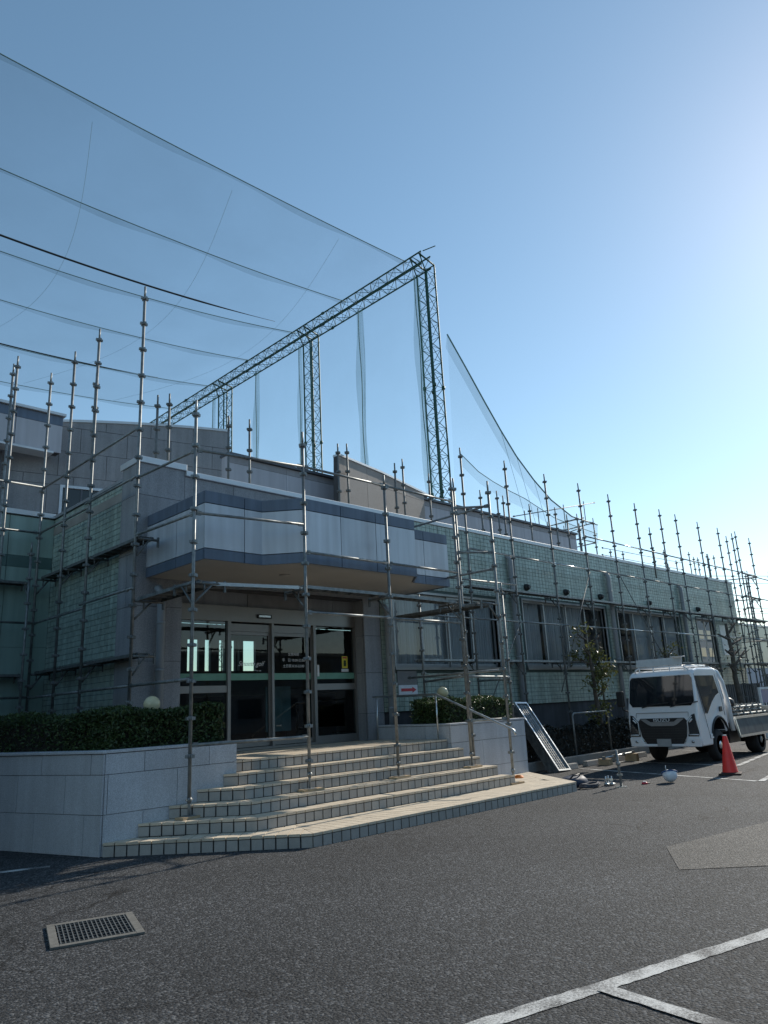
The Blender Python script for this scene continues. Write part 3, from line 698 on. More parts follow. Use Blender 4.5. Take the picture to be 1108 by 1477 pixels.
# leaning granite fin in front of the screen
wa = R(9); P0 = gy(488, 657, 12.35); wn_ = Vector((math.sin(wa), -math.cos(wa), 0)); wd_ = Vector((math.cos(wa), math.sin(wa), 0))
def onw(x, y):
    d = ray(x, y); tt = (P0-CP).dot(wn_)/d.dot(wn_); return CP+d*tt
fin = [onw(488, 738), onw(488, 657), onw(550, 682.5), onw(619, 716), onw(612, 722), onw(604, 752)]
fin[0].z = 5.43; fin.append(fin[-1].copy()); fin[-1].z = 5.43
fo = obj('granite_fin', MB().slab([p-wn_*.03 for p in fin], -wn_*.12), joint, B)
def ftop(t_):
    L1 = (fin[2]-fin[1]).dot(wd_); L2 = (fin[3]-fin[1]).dot(wd_)
    return fin[1].z+(fin[2].z-fin[1].z)*t_/L1 if t_ < L1 else fin[2].z+(fin[3].z-fin[2].z)*(t_-L1)/(L2-L1)
FL = (fin[4]-fin[1]).dot(wd_); f0 = Vector((fin[1].x, fin[1].y, 0)); fcut = [0, FL*.3, FL*.62, FL]
for (z0_, z1_) in ((5.43, 6.2), (6.2, 6.95), (6.95, 9)):
    for k in range(3):
        a_, b_ = fcut[k]+.005, fcut[k+1]-.005; za, zb = min(z1_-.008, ftop(a_)), min(z1_-.008, ftop(b_))
        if min(za, zb) > z0_+.05: obj('granite_panel', MB().slab([f0+wd_*a_+Vector((0, 0, z0_))-wn_*.03, f0+wd_*b_+Vector((0, 0, z0_))-wn_*.03, f0+wd_*b_+Vector((0, 0, zb))-wn_*.03, f0+wd_*a_+Vector((0, 0, za))-wn_*.03], wn_*.03), granite_t, fo)
q = MB()
for a, b in ((fin[1], fin[2]), (fin[2], fin[3])): q.slab([a+wn_*.03, b+wn_*.03, b+wn_*.03+Vector((0, 0, .05)), a+wn_*.03+Vector((0, 0, .05))], -wn_*.2)
obj('fin_coping', q, cap_m, fo)
# ---- entrance canopy
CX0, CX1, CYB = 5.525, 11.02, YW+.02
cy1, cy2 = 9.335, 8.85
plan = [(CX0, CYB), (CX0, cy1), (6.55, cy1), (6.98, cy2), (9.56, cy2), (9.99, cy1), (CX1, cy1), (CX1, CYB)]
can = thing('entrance_canopy', 'silver panelled canopy with blue grey bands above the glass entrance', 'canopy', (8.27, 10, 3.8))
def insetp(pts, d):
    c = Vector((8.27, 10.6)); return [(p[0]+(d if p[0] < 8.27 else -d), p[1]+(d if p[1] < 11 else 0)) for p in pts]
q = MB(); q.prism(insetp(plan, .03), 3.83, 4.80); obj('core', q, dark_m, can)
q = MB(); q.prism(insetp(plan, .035), 3.80, 3.828); obj('soffit', q, soffit_m, can)
q = MB(); q.prism(insetp(plan, -.004), 4.815, 4.835); obj('coping', q, band, can)
segs = [((CX0, CYB), (CX0, cy1), 2), ((CX0, cy1), (6.55, cy1), 2), ((6.55, cy1), (6.98, cy2), 1), ((6.98, cy2), (9.56, cy2), 3), ((9.56, cy2), (9.99, cy1), 1), ((9.99, cy1), (CX1, cy1), 2), ((CX1, cy1), (CX1, CYB), 2)]
fr = {0: [0, .55, 1], 1: [0, .68, 1], 3: [0, .31, .62, 1], 5: [0, .32, 1]}
for si, (a, b, nn) in enumerate(segs):
    a = Vector((*a, 0)); b = Vector((*b, 0)); d = (b-a); L = d.length; d.normalize(); n = Vector((d.y, -d.x, 0))
    if n.dot(Vector((8.27, 10.2, 0))-a) > 0: n = -n
    if si == 0: b = b-d*.031
    if si == 6: a = a+d*.031
    L = (b-a).length
    cuts = fr.get(si, [i/nn for i in range(nn+1)])
    for i in range(len(cuts)-1):
        g0 = .006 if i > 0 else 0.; g1 = .006 if i < len(cuts)-2 else 0.
        u0, u1 = a+d*(L*cuts[i]+g0)-n*.028, a+d*(L*cuts[i+1]-g1)-n*.028
        for (z0, z1, mt, nm, pr_) in ((3.79, 3.945, band, 'lower_band', 0.003), (3.958, 4.64, alu, 'canopy_panel', 0.), (4.653, 4.815, band, 'upper_band', .003)):
            q = MB(); q.slab([u0+Vector((0, 0, z0)), u1+Vector((0, 0, z0)), u1+Vector((0, 0, z1)), u0+Vector((0, 0, z1))], n*(.028+pr_)); obj(nm, q, mt, can)
q = MB(); q.lathe((7.4, 9.9, 3.797), [(.09, .0), (.09, -.012), (.02, -.016)], 18); obj('downlight', q, soffit_m, can)
# ------------------------------------------------------------------ glass entrance
ent = thing('glass_entrance', 'aluminium framed glass entrance with automatic sliding doors', 'entrance', (8.27, LAND, .93))
XM = [6.2, 7.30, 8.25, 9.26, 10.35]; z0, z1 = .945, 3.19; ZD = 3.02
q = MB()
for x, wdd in ((6.22, .05), (7.3, .065), (8.25, .05), (9.26, .065), (10.33, .05)): q.bb(x-wdd/2, x+wdd/2, LAND-.05, LAND+.05, z0, z1)
q.bb(6.2, 10.35, LAND-.045, LAND+.045, .935, .975)
obj('frame', q, frame_m, ent)
for i in range(4):
    a, b = XM[i]+.035, XM[i+1]-.035
    door = i in (1, 2); y = LAND+(.03 if door else 0)
    pnl = MB()
    if door:
        pnl.bb(a-.02, a+.03, y-.02, y+.02, .985, ZD); pnl.bb(b-.03, b+.02, y-.02, y+.02, .985, ZD); pnl.bb(a+.03, b-.03, y-.02, y+.02, ZD-.06, ZD); pnl.bb(a+.03, b-.03, y-.02, y+.02, .985, 1.06); pnl.bb(a-.02, b+.02, y-.03, y+.01, ZD+.004, ZD+.14)
    else:
        pnl.bb(a, b, y-.03, y+.03, 1.94, 2.06)
    dn = obj('sliding_door' if door else 'side_light', pnl, frame_m, ent)
    if not door: obj('kick_plate', MB().bb(a, b, y-.025, y+.025, .975, 1.08), frame_m, dn)
    for (c, dd) in (((1.06, ZD-.06),) if door else ((1.08, 1.94), (2.06, z1))):
        q = MB(); q.add([(a, y, c), (b, y, c), (b, y, dd), (a, y, dd)], [(0, 1, 2, 3)]); obj('pane', q, glass_d, dn)
    q = MB(); q.bb(a+.001, b-.001, y-.006, y-.002, 2.15, 2.27); obj('green_film_strip', q, filmg, dn)
q = MB(); q.bb(7.88, 8.20, LAND-.09, LAND-.055, 3.27, 3.34); so = obj('door_sensor', q, black_p, ent)
q = MB(); q.bb(7.91, 8.17, LAND-.095, LAND-.088, 3.29, 3.325); obj('sensor_window', q, chrome, so)
def put_text(parent, body, size, x, y, z, mat, shear=0., nm='lettering', sx=1.):
    me = text_mesh(body, size, .001, shear); o = obj(nm, me, mat, parent, loc=(x, y, z)); o.rotation_euler = (R(90), 0, 0); o.scale = (sx, 1, 1); return o
put_text(ent, 'Smooth golf', .125, 7.80, LAND+.02, 2.44, white_t, .4, sx=.9)
put_text(ent, 'driving range', .03, 7.95, LAND+.02, 2.32, white_t)
put_text(ent, '営業時間', .065, 8.78, LAND+.02, 2.62, white_t)
put_text(ent, '平　日 10:00-22:00', .068, 8.78, LAND+.02, 2.51, white_t)
put_text(ent, '土日祝 8:30-22:00', .068, 8.78, LAND+.02, 2.40, white_t)
st = obj('yellow_sticker', MB().bb(9.99, 10.14, LAND-.008, LAND-.003, 2.36, 2.60), yellow_s, ent); st['label'] = 'yellow safety sticker with a dark figure'
q = MB(); q.lathe((10.065, LAND-.009, 2.49), [(.032, 0), (.032, -.001)], 14, 'Y'); q.bb(10.03, 10.10, LAND-.0102, LAND-.0085, 2.40, 2.47); obj('sticker_figure', q, M('dark_olive', (.05, .07, .02), .6), st)
q = MB(); q.bb(10.01, 10.12, LAND-.0102, LAND-.0085, 2.555, 2.585); obj('sticker_heading', q, redink, st)
q = MB(); q.bb(9.97, 10.16, LAND-.0075, LAND-.003, 2.29, 2.345); obj('notice_card', q, white_t, ent)
q = MB(); q.bb(9.30, 9.345, LAND-.06, LAND-.051, 2.2, 2.42); obj('touch_switch', q, white_t, ent)
ns = tag(obj('name_sign', MB().bb(gy(357, 866, LAND).x, gy(430, 866, LAND).x, LAND-.02, LAND+.0, gy(393, 880, LAND).z, gy(393, 854, LAND).z), greyplate), 'blank grey name plate on the granite above the glass doors', 'sign')
# lobby behind the glass: ceiling, floor, side walls, back wall with tall bright windows
LBY = 16.1
hol = []
for (pa, pb) in ((270, 276), (278, 287), (295.5, 304), (316, 324.5), (332, 340), (343, 346), (351, 369)):
    xa = gy(pa, 958, LBY).x; xb = gy(pb, 958, LBY).x; hol.append((xa, xb, 2.62, 3.38))
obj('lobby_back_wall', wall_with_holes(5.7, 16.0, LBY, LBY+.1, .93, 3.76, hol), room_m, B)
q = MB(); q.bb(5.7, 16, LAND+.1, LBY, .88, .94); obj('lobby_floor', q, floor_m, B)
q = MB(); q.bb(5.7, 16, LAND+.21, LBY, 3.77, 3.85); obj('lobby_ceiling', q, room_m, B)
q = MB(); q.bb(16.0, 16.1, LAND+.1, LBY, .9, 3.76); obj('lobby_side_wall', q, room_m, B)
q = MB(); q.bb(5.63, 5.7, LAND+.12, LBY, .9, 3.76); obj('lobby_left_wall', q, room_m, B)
cnt = thing('reception_counter', 'dark reception counter seen dimly through the glass doors', 'counter', (10.5, 14.5, .94))
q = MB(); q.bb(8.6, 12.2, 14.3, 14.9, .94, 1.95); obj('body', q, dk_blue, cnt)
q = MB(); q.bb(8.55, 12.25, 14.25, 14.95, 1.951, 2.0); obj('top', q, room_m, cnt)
bs = thing('notice_board', 'pale blue notice board standing behind the right sliding door', 'board', (9.0, 12.1, .94))
q = MB(); q.bb(8.55, 9.15, 12.1, 12.13, 1.2, 2.05); obj('poster', q, poster_b, bs)
q = MB()
for x in (8.6, 9.1): q.bb(x-.02, x+.02, 12.14, 12.17, .94, 2.05); q.bb(x-.025, x+.025, 11.95, 12.35, .94, .97)
obj('stand', q, black_p, bs)

# arrow sign on the tile wall
sg = thing('arrow_sign', 'grey plate above a white plate with a red arrow on the green tiles', 'sign', (11.55, YW-.03, 1.9))
xa, xb = gy(573, 975, YW-.03).x, gy(601, 975, YW-.03).x
q = MB(); q.bb(xa, xb, YW-.04, YW-.016, 1.99, 2.28); obj('grey_plate', q, greyplate, sg, bevel=.004)
q = MB(); q.bb(xa+.02, xb, YW-.042, YW-.016, 1.77, 1.985); ap = obj('white_plate', q, white_s, sg, bevel=.004)
xm = (xa+xb)/2+.01
q = MB(); q.slab([(xm-.22, YW-.0425, 1.855), (xm+.12, YW-.0425, 1.855), (xm+.12, YW-.0425, 1.825), (xm+.24, YW-.0425, 1.885), (xm+.12, YW-.0425, 1.945), (xm+.12, YW-.0425, 1.915), (xm-.22, YW-.0425, 1.915)], (0, -.003, 0)); obj('red_arrow', q, redink, ap)

# globe lamps
def globe(x, y, z, label):
    t = thing('globe_lamp', label, 'lamp', (x, y, z), 'globe lamps in the planters')
    q = MB(); N = 14; q.lathe((x, y, z), [(.115*math.sin(math.pi*i/N)+.001, -.115*math.cos(math.pi*i/N)) for i in range(N+1)], 22); obj('globe', q, cream, t)
    q = MB(); q.tube((x, y, z-.72), (x, y, z-.10), .03, 10); obj('stem', q, pipe_m, t)
    q = MB(); q.lathe((x, y, z), [(.06, -.13), (.07, -.105), (.055, -.09)], 16); obj('collar', q, pipe_m, t)
globe(5.11, 10.0, 1.755, 'round cream globe lamp above the hedge left of the steps')
globe(11.74, 10.35, 1.79, 'round cream globe lamp above the hedge behind the handrail')
# handrail
hr = thing('handrail', 'bent stainless steel handrail going down the right end of the steps', 'handrail', (10.45, 9.4, .93))
q = MB(); q.poly([(10.46, 11.1, 1.76), (10.46, 9.42, 1.74), (10.46, 9.36, 1.73), (10.46, 9.3, 1.70), (10.46, 7.75, 1.10), (10.46, 7.68, 1.06), (10.46, 7.66, 1.0)], .019, 10); obj('rail', q, steel_b, hr)
for y, zt in ((11.0, 1.75), (9.4, 1.735)):
    q = MB(); q.tube((10.46, y, .935), (10.46, y, zt), .015, 8); obj('post', q, steel_b, hr)

# ------------------------------------------------------------------ scaffolding
RP = .0243; PITCHC = .475
def pole(parent, x, y, z0, z1, base=None, zref=None, mat=steel, nm='pole', spigot=.2, r=RP):
    q = MB(); zt = z1-spigot
    q.tube((x, y, z0+(.18 if base else 0)), (x, y, zt), r, 10); q.tube((x, y, zt), (x, y, z1), r*.74, 8)
    if base:
        q.tube((x, y, z0+.03), (x, y, z0+.3), .017, 8); q.box((x, y, z0+.035), (.14, .14, .006)); q.tube((x, y, z0+.2), (x, y, z0+.25), .034, 8); q.box((x, y, z0+.225), (.14, .018, .018), .4)
    # couplers: ring with four wedge pockets
    zc = zt-.03
    while zc > z0+.32:
        q.tube((x, y, zc-.028), (x, y, zc+.028), r*1.35, 10)
        for k in range(4):
            a = k*math.pi/2+.0; q.box((x+math.cos(a)*.045, y+math.sin(a)*.045, zc), (.034, .038, .042), a)
        zc -= PITCHC
    o = obj(nm, q, mat, parent)
    if base == 'pad':
        q = MB(); q.box((x+.02, y, z0+.016), (.36, .16, .03), .15+random.uniform(-.3, .3)); obj('timber_pad', q, wood, o)
    return o
def rail(parent, a, b, r=.0214, mat=steel, nm='ledger', ext=0.):
    a = Vector(a); b = Vector(b); d = (b-a).normalized(); q = MB(); q.tube(a-d*ext, b+d*ext, r, 8)
    for p, s in ((a, 1), (b, -1)): q.beam(p+d*s*.03, p+d*s*.10, .03, .062)
    return obj(nm, q, mat, parent)
def plank(parent, a, b, wd=.40, off=(0, 0, 0), mat=steel, nm='deck_plank'):
    a = Vector(a)+Vector(off); b = Vector(b)+Vector(off); d = (b-a).normalized(); sd_ = d.cross(Vector((0, 0, 1)))
    q = MB(); q.beam(a+d*.05, b-d*.05, wd, .004, (0, 0, 1))
    for s in (-1, 1): q.beam(a+d*.05+sd_*s*(wd/2-.006)-Vector((0, 0, .0245)), b-d*.05+sd_*s*(wd/2-.006)-Vector((0, 0, .0245)), .012, .045)
    L = (b-a).length; n = int(L/.28)
    for i in range(n+1):
        p = a+d*(.08+(L-.16)*i/n)-Vector((0, 0, .018)); q.beam(p-sd_*(wd/2-.014), p+sd_*(wd/2-.014), .03, .03)
    for p, s in ((a, -1), (b, 1)):
        for k in (-1, 1): q.beam(p+sd_*k*(wd*.32)-d*s*.06, p+sd_*k*(wd*.32)+d*s*.02-Vector((0, 0, .03)), .03, .03)
    return obj(nm, q, mat, parent)
def bracket(parent, x, y, z, dx, dy, L=.5, mat=steel_d):
    d = Vector((dx, dy, 0)).normalized(); p = Vector((x, y, z)); q = MB()
    q.tube(p+d*.03, p+d*L, .021, 8); q.tube(p+d*.03-Vector((0, 0, .28)), p+d*(L*.62), .016, 8); q.tube(p+d*(L*.35), p+d*(L*.35)-Vector((0, 0, .12)), .012, 6)
    q.beam(p+d*L+Vector((0, 0, .05)), p+d*L-Vector((0, 0, .11)), .03, .03, (1, 0, .01)); return obj('bracket', q, mat, parent)

# entrance scaffold
ES = thing('entrance_scaffold', 'galvanised pipe scaffold standing on the entrance steps round the canopy', 'scaffold', (8, 8.7, .3))
P1, P2, P3, P4, P5, P4b = (5.11, 8.92), (6.83, 8.62), (8.60, 8.61), (10.40, 8.60), (10.95, 8.15), (10.98, 9.02)
P0 = (5.03, 10.55)
pole(ES, *P1, S*2, 6.04, 'pad'); pole(ES, *P2, S*3, 5.85, 'pad'); pole(ES, *P3, S*3, 5.46, 'pad'); pole(ES, *P4, S*3, 5.75, 'pad'); pole(ES, *P5, S, 5.66, 'pad'); pole(ES, *P4b, S, 5.95, 'pad')
pole(ES, *P0, 1.1, 8.68, 'pad')
def R3(p, z): return (p[0], p[1], z)
for z in (5.27, 4.33, 1.2): rail(ES, R3(P1, z), R3(P2, z))
for z in (5.27, 3.90, 2.98): rail(ES, R3(P2, z), R3(P3, z))
for z in (5.27, 3.90, 2.97): rail(ES, R3(P3, z), R3(P4, z))
for z in (5.26, 4.32, 2.04): rail(ES, R3(P0, z), R3(P1, z))
rail(ES, R3(P4, 5.14), R3(P5, 5.16)); rail(ES, R3(P4, 4.28), R3(P5, 4.26)); rail(ES, R3(P4, 1.25), R3(P5, 1.25))
rail(ES, R3(P5, 5.18), (10.98, 10.6, 5.18)); rail(ES, R3(P5, 3.95), (10.98, 10.6, 3.98)); rail(ES, R3(P5, 2.1), (11.0, 10.6, 2.1))
plank(ES, R3(P1, 3.36), R3(P2, 3.38), .25, (0, .18, 0), steel_b); plank(ES, R3(P2, 3.40), R3(P3, 3.40), .25, (0, .18, 0)); plank(ES, R3(P3, 3.40), R3(P4, 3.38), .25, (0, .18, 0))
plank(ES, R3(P0, 3.34), R3(P1, 3.38), .4, (.24, 0, 0))
plank(ES, R3(P4, 3.32), R3(P5, 3.33), .3, (.1, .22, 0)); plank(ES, (10.98, 8.3, 3.30), (10.98, 10.5, 3.32), .4, (-.25, 0, 0), steel_d)
for p in (P1, P2, P3, P4): bracket(ES, p[0], p[1], 3.33, 0, 1)
bracket(ES, *P0, 3.30, 1, 0); bracket(ES, *P1, 3.34, 1, 0); bracket(ES, *P5, 3.28, -1, 0)
# scaffold along the left side wall
LS = thing('side_wall_scaffold', 'tall galvanised pipe scaffold along the tiled side wall left of the entrance', 'scaffold', (5.0, 13.5, 1.1))
L1, L2, L3 = (5.03, 12.35), (5.03, 13.48), (5.03, 14.72)
for p, zt in ((L1, 8.66), (L2, 8.65), (L3, 8.66)): pole(LS, *p, 1.1, zt, True)
pole(LS, 5.18, 12.75, 6.02, 7.95, nm='short_pole')
pole(LS, 4.25, 14.35, 0.9, 8.65, True); pole(LS, 4.28, 14.68, .9, 8.62, True); pole(LS, 4.83, 14.5, .9, 4.95, True)
LP = [P0, L1, L2, L3]
for i in range(3):
    a, b = LP[i], LP[i+1]
    for z in (6.12, 5.20, 3.42, 2.04):
        if i == 0 and z in (3.42, 5.20): rail(LS, (a[0]-.05, a[1]+.05, z+.06), (b[0]-.05, b[1]-.05, z+.06), ext=.12)
        else: rail(LS, R3(a, z), R3(b, z))
    for z in (4.33, 2.52):
        plank(LS, R3(a, z), R3(b, z), .25, (.2, 0, 0), steel_d); bracket(LS, *b, z-.05, 1, 0, .38)
for z in (4.33, 2.52): bracket(LS, *P0, z-.05, 1, 0, .38)
for z in (6.12, 5.18, 3.42, 2.05): rail(LS, (1.8, 14.6, z), (4.98, 14.62, z), nm='ledger')
for z in (4.22, 2.48): plank(LS, (3.0, 14.72, z), (4.9, 14.72, z), .25, (0, .12, 0), steel_d); bracket(LS, 4.83, 14.5, z-.05, 0, 1, .38)
# scaffold along the right facade
FS = thing('facade_scaffold', 'long galvanised pipe scaffold along the green tiled facade with windows', 'scaffold', (22, 10.65, 0))
YS = 10.65
FX = [13.32, 15.12, 16.95, 18.72, 20.45, 22.15, 23.92, 25.15, 27.0, 28.85, 30.25, 32.1]
pole(FS, 11.52, YS, 1.1, 3.85, True)
for x in FX: pole(FS, x, YS, .0, 7.63+random.uniform(-.04, .04), True, mat=steel_d)
pole(FS, 23.02, YS+.02, 5.2, 6.9, nm='short_pole', mat=steel_d); pole(FS, 13.0, 9.55, 0, 4.06, True)
for i, x in enumerate([11.52]+FX[:-1]):
    x2 = ([11.52]+FX)[i+1]
    lv = [5.08, 3.43] if i else [3.43]
    if x > 18: lv = lv+[6.06]
    for z in lv: rail(FS, (x, YS, z), (x2, YS, z), mat=steel_b if random.random() < .35 else steel)
    for z in (4.22, 2.50):
        if i == 0 and z > 4: continue
        plank(FS, (x, YS+.13, z), (x2, YS+.13, z), .25)
        bracket(FS, x2, YS, z-.05, 0, 1, .38)
        if random.random() < .6: q = MB(); q.box((x2-.35, YS+.1, z-.09), (.10, .10, .07), .4); obj('clamp', q, steel_d, FS)
rail(FS, (13.32, YS, 2.02), (13.0, 9.55, 2.0)); rail(FS, (13.0, 9.55, 2.05), (11.0, 9.3, 2.05)); rail(FS, (11.52, YS, 2.02), (10.98, 9.1, 2.05))
rail(FS, (11.52, YS, .0+4.3), (15.12, YS, 4.35), nm='ledger')
for (xa, xb, za, zb) in ((16.6, 18.72, 1.7, 5.0), (20.5, 23.9, 5.0, 1.2), (28.9, 30.2, 1.6, 4.9), (13.4, 15.1, 1.2, 3.4)):
    q = MB(); q.tube((xa, YS-.04, za), (xb, YS-.04, zb), .0135, 6); obj('brace', q, steel_d, FS)
# far end of the facade: stair tower of poles
TS = thing('scaffold_tower', 'cluster of scaffold poles turning the far corner of the tiled facade', 'scaffold', (31.5, 11.5, 0))
for (x, y, zt) in ((30.35, 10.55, 7.7), (30.45, 10.95, 7.6), (31.5, 12.2, 7.2), (31.55, 14.0, 7.1), (34.0, 11.6, 6.6), (33.9, 10.7, 6.4), (35.5, 12.2, 6.8), (36.6, 12.6, 6.6), (38.6, 13.2, 6.9)):
    pole(TS, x, y, 0, zt, True, mat=steel_d)
for z in (6.0, 5.1, 3.4, 2.5):
    rail(TS, (30.35, 10.55, z), (32.1, 10.65, z), mat=steel_d); rail(TS, (32.1, 10.65, z), (31.5, 12.2, z), mat=steel_d); rail(TS, (31.5, 12.2, z), (31.55, 14.0, z), mat=steel_d); rail(TS, (32.1, 10.65, z), (33.9, 10.7, z), mat=steel_d)
plank(TS, (30.3, 10.75, 4.2), (32.6, 10.75, 4.2), .4); plank(TS, (31.8, 11.0, 2.5), (34, 11.0, 2.5), .4)
bracket(TS, 32.1, 10.65, 5.9, -1, 0, .8); bracket(TS, 32.1, 10.65, 5.0, -1, 0, .8)
# poles on the roof
RO = thing('roof_scaffold', 'row of short scaffold poles standing on the low roof before the grey screen wall', 'scaffold', (14, 12.3, 5.42))
for (px_, py_) in ((360, 605), (487, 640), (500, 640), (569, 668), (580, 662), (618, 683), (692, 707), (716, 708), (725, 715), (763, 727), (800, 732), (817, 742), (835, 755), (228, 570), (245, 568), (330, 600)):
    p = gy(px_, py_, 12.3); pole(RO, p.x, 12.3, 5.42, p.z, mat=steel_d)
for (px_, py_, Y) in ((880, 792, 14), (898, 795, 14), (942, 790, 14), (957, 793, 14), (975, 808, 14), (993, 796, 14), (1000, 803, 14), (1006, 804, 14), (1019, 799, 13), (1029, 801, 13)):
    p = gy(px_, py_, Y); pole(RO, p.x, Y, 5.42, p.z, mat=steel_d, spigot=.1)
for (q1, q2, Y) in (((868, 790), (985, 812), 14), ((868, 800), (985, 822), 14), ((1000, 812), (1010, 815), 14)):
    rail(RO, gy(*q1, Y), gy(*q2, Y), .012, steel_d)
# small scaffold frame on the roof further back
RF = thing('roof_scaffold', 'small scaffold frame with draped netting on the roof near the lattice tower', 'scaffold', (25, 14.5, 5.42))
T4 = [(24.6, 14.2), (25.8, 14.2), (25.9, 15.6), (24.7, 15.6)]
for x, y in T4: pole(RF, x, y, 5.42, 8.4, mat=steel_d)
for z in (8.2, 7.4, 6.6):
    for i in range(4): rail(RF, R3(T4[i], z), R3(T4[(i+1) % 4], z), mat=steel_d)
for (q1, q2) in (((740, 745), (858, 725)), ((800, 757), (842, 747)), ((820, 768), (842, 760))): rail(RF, gy(*q1, 15.5), gy(*q2, 15.5), .018, steel_d)
for q1 in ((757, 742), (776, 738), (813, 733), (842, 728)):
    a = gy(*q1, 15.5); q = MB(); q.tube((a.x, a.y, a.z-.9), a+Vector((0, 0, .15)), .02, 6); obj('upright', q, steel_d, RF)

# ------------------------------------------------------------------ driving range nets and gantry
HB = 28.05; XG = 29.9
GN = thing('net_gantry', 'dark green steel lattice gantry carrying the driving range nets', 'gantry', (30, 26, 0))
def lattice(parent, nm, a, b, wdt, seg, chord=.055, web=.022, up_=(0, 0, 1)):
    a = Vector(a); b = Vector(b); d = (b-a); L = d.length; d.normalize(); u = Vector(up_); x = d.cross(u).normalized(); u = x.cross(d)
    cs = [(-1, -1), (1, -1), (1, 1), (-1, 1)]; q = MB(); n = max(1, round(L/seg))
    P = lambda k, t: a+d*t+(x*cs[k][0]+u*cs[k][1])*wdt/2
    for k in range(4): q.tube(P(k, 0), P(k, L), chord, 6)
    for i in range(n):
        t0, t1 = L*i/n, L*(i+1)/n
        for k in range(4):
            k2 = (k+1) % 4
            q.tube(P(k if i % 2 else k2, t0), P(k2 if i % 2 else k, t1), web, 4, cap=False)
            q.tube(P(k, t1), P(k2, t1), web*.8, 4, cap=False)
    for t in (L*.24, L*.48, L*.72):
        for k in range(4): q.tube(P(k, t-.09), P(k, t+.09), chord*1.9, 8)
    return obj(nm, q, green_metal, parent)
for y in (25.9, 37.2, 48.5, 60.0):
    lattice(GN, 'tower', (XG+.55, y, 0), (XG+.55, y, HB-.9), .78, .85, up_=(1, 0, 0))
    q = MB()
    for s in (-1, 1):
        q.tube((XG-.4, y+s*.38, HB), (XG+.95, y+s*.38, HB-.25), .055, 6); q.tube((XG+.95, y+s*.38, HB-.25), (XG+.94, y+s*.38, HB-1.2), .055, 6); q.tube((XG-.35, y+s*.38, HB-.05), (XG+.16, y+s*.38, HB-1.1), .04, 6)
    q.tube((XG+.95, y-.38, HB-.25), (XG+.95, y+.38, HB-.25), .04, 6); obj('bracket', q, green_metal, GN)
lattice(GN, 'beam', (XG-.05, 25.3, HB-.42), (XG-.05, 64, HB-.42), .84, .75, .05, .02)
q = MB(); q.tube((XG-.4, 25.2, HB), (XG+.1, 24.6, HB+.25), .03, 6); obj('tip_arm', q, green_metal, GN)
# ceiling net with sagging cables
CAB = [(26.6, .62), (32.4, 1.3), (37.8, 2.1), (43.4, 1.75), (49.3, 1.75), (55.3, 1.75)]
XL = -14
def cz(x, sag): return HB-sag*(1-((x-8)/22.)**2)
CN = thing('ceiling_net', 'sagging ceiling net with roped edges high above the clubhouse', 'net', (8, 40, 26))
N = 44
for (y, sag) in CAB:
    q = MB(); q.poly([(XL+(29.6-XL)*i/N, y, cz(XL+(29.6-XL)*i/N, sag)) for i in range(N+1)], .026, 5); obj('rope', q, rope_m, CN)
    # gathered net hanging along each rope
    vv = []
    for i in range(N+1):
        x = XL+(29.6-XL)*i/N; z = cz(x, sag); wv = .5+.22*math.sin(i*.7+y)
        vv += [(x, y, z), (x, y+.3*wv, z-.32*wv)]
    q = MB(); q.add(vv, [(2*i, 2*i+1, 2*i+3, 2*i+2) for i in range(N)], True); obj('gathered_edge', q, net_edge, CN)
vv = []; ys = []
for i in range(len(CAB)-1):
    for k in range(6): ys.append((CAB[i][0]+(CAB[i+1][0]-CAB[i][0])*k/6, CAB[i][1]+(CAB[i+1][1]-CAB[i][1])*k/6, math.sin(math.pi*k/6)))
ys.append((CAB[-1][0], CAB[-1][1], 0))
for (y, sag, bl) in ys:
    for i in range(N+1):
        x = XL+(29.6-XL)*i/N; vv.append((x, y, cz(x, sag)-.55*bl))
q = MB(); q.add(vv, [(j*(N+1)+i, j*(N+1)+i+1, (j+1)*(N+1)+i+1, (j+1)*(N+1)+i) for j in range(len(ys)-1) for i in range(N)], True); obj('netting', q, net_ceil, CN)
for (y, sag, xe, r) in ((36.0, 1.8, 26.4, .055), (48.0, 1.75, 24.2, .045)):
    t = tag(obj('support_rope', MB().poly([(XL+(xe-XL)*i/N, y, cz(XL+(xe-XL)*i/N, sag)-.55) for i in range(N+1)], [r*(1 if i < N-6 else max(.25, (N-i)/6)) for i in range(N+1)], 6), dark_rope), 'dark rope lying along the ceiling net, ' + ('thicker and nearer the gantry corner' if y < 40 else 'thinner and far back above the granite upper wall'), 'rope')
# faint seam ropes hanging slack across the net
for i, x in enumerate((24, 17, 10)):
    pts = [(x+3.0*math.sin(k*.08), CAB[0][0]+(55-CAB[0][0])*k/40, cz(x, 1.3)-.3-.5*math.sin(math.pi*k/40)) for k in range(41)]
    obj('seam_rope', MB().poly(pts, .007, 4), rope_m, CN)
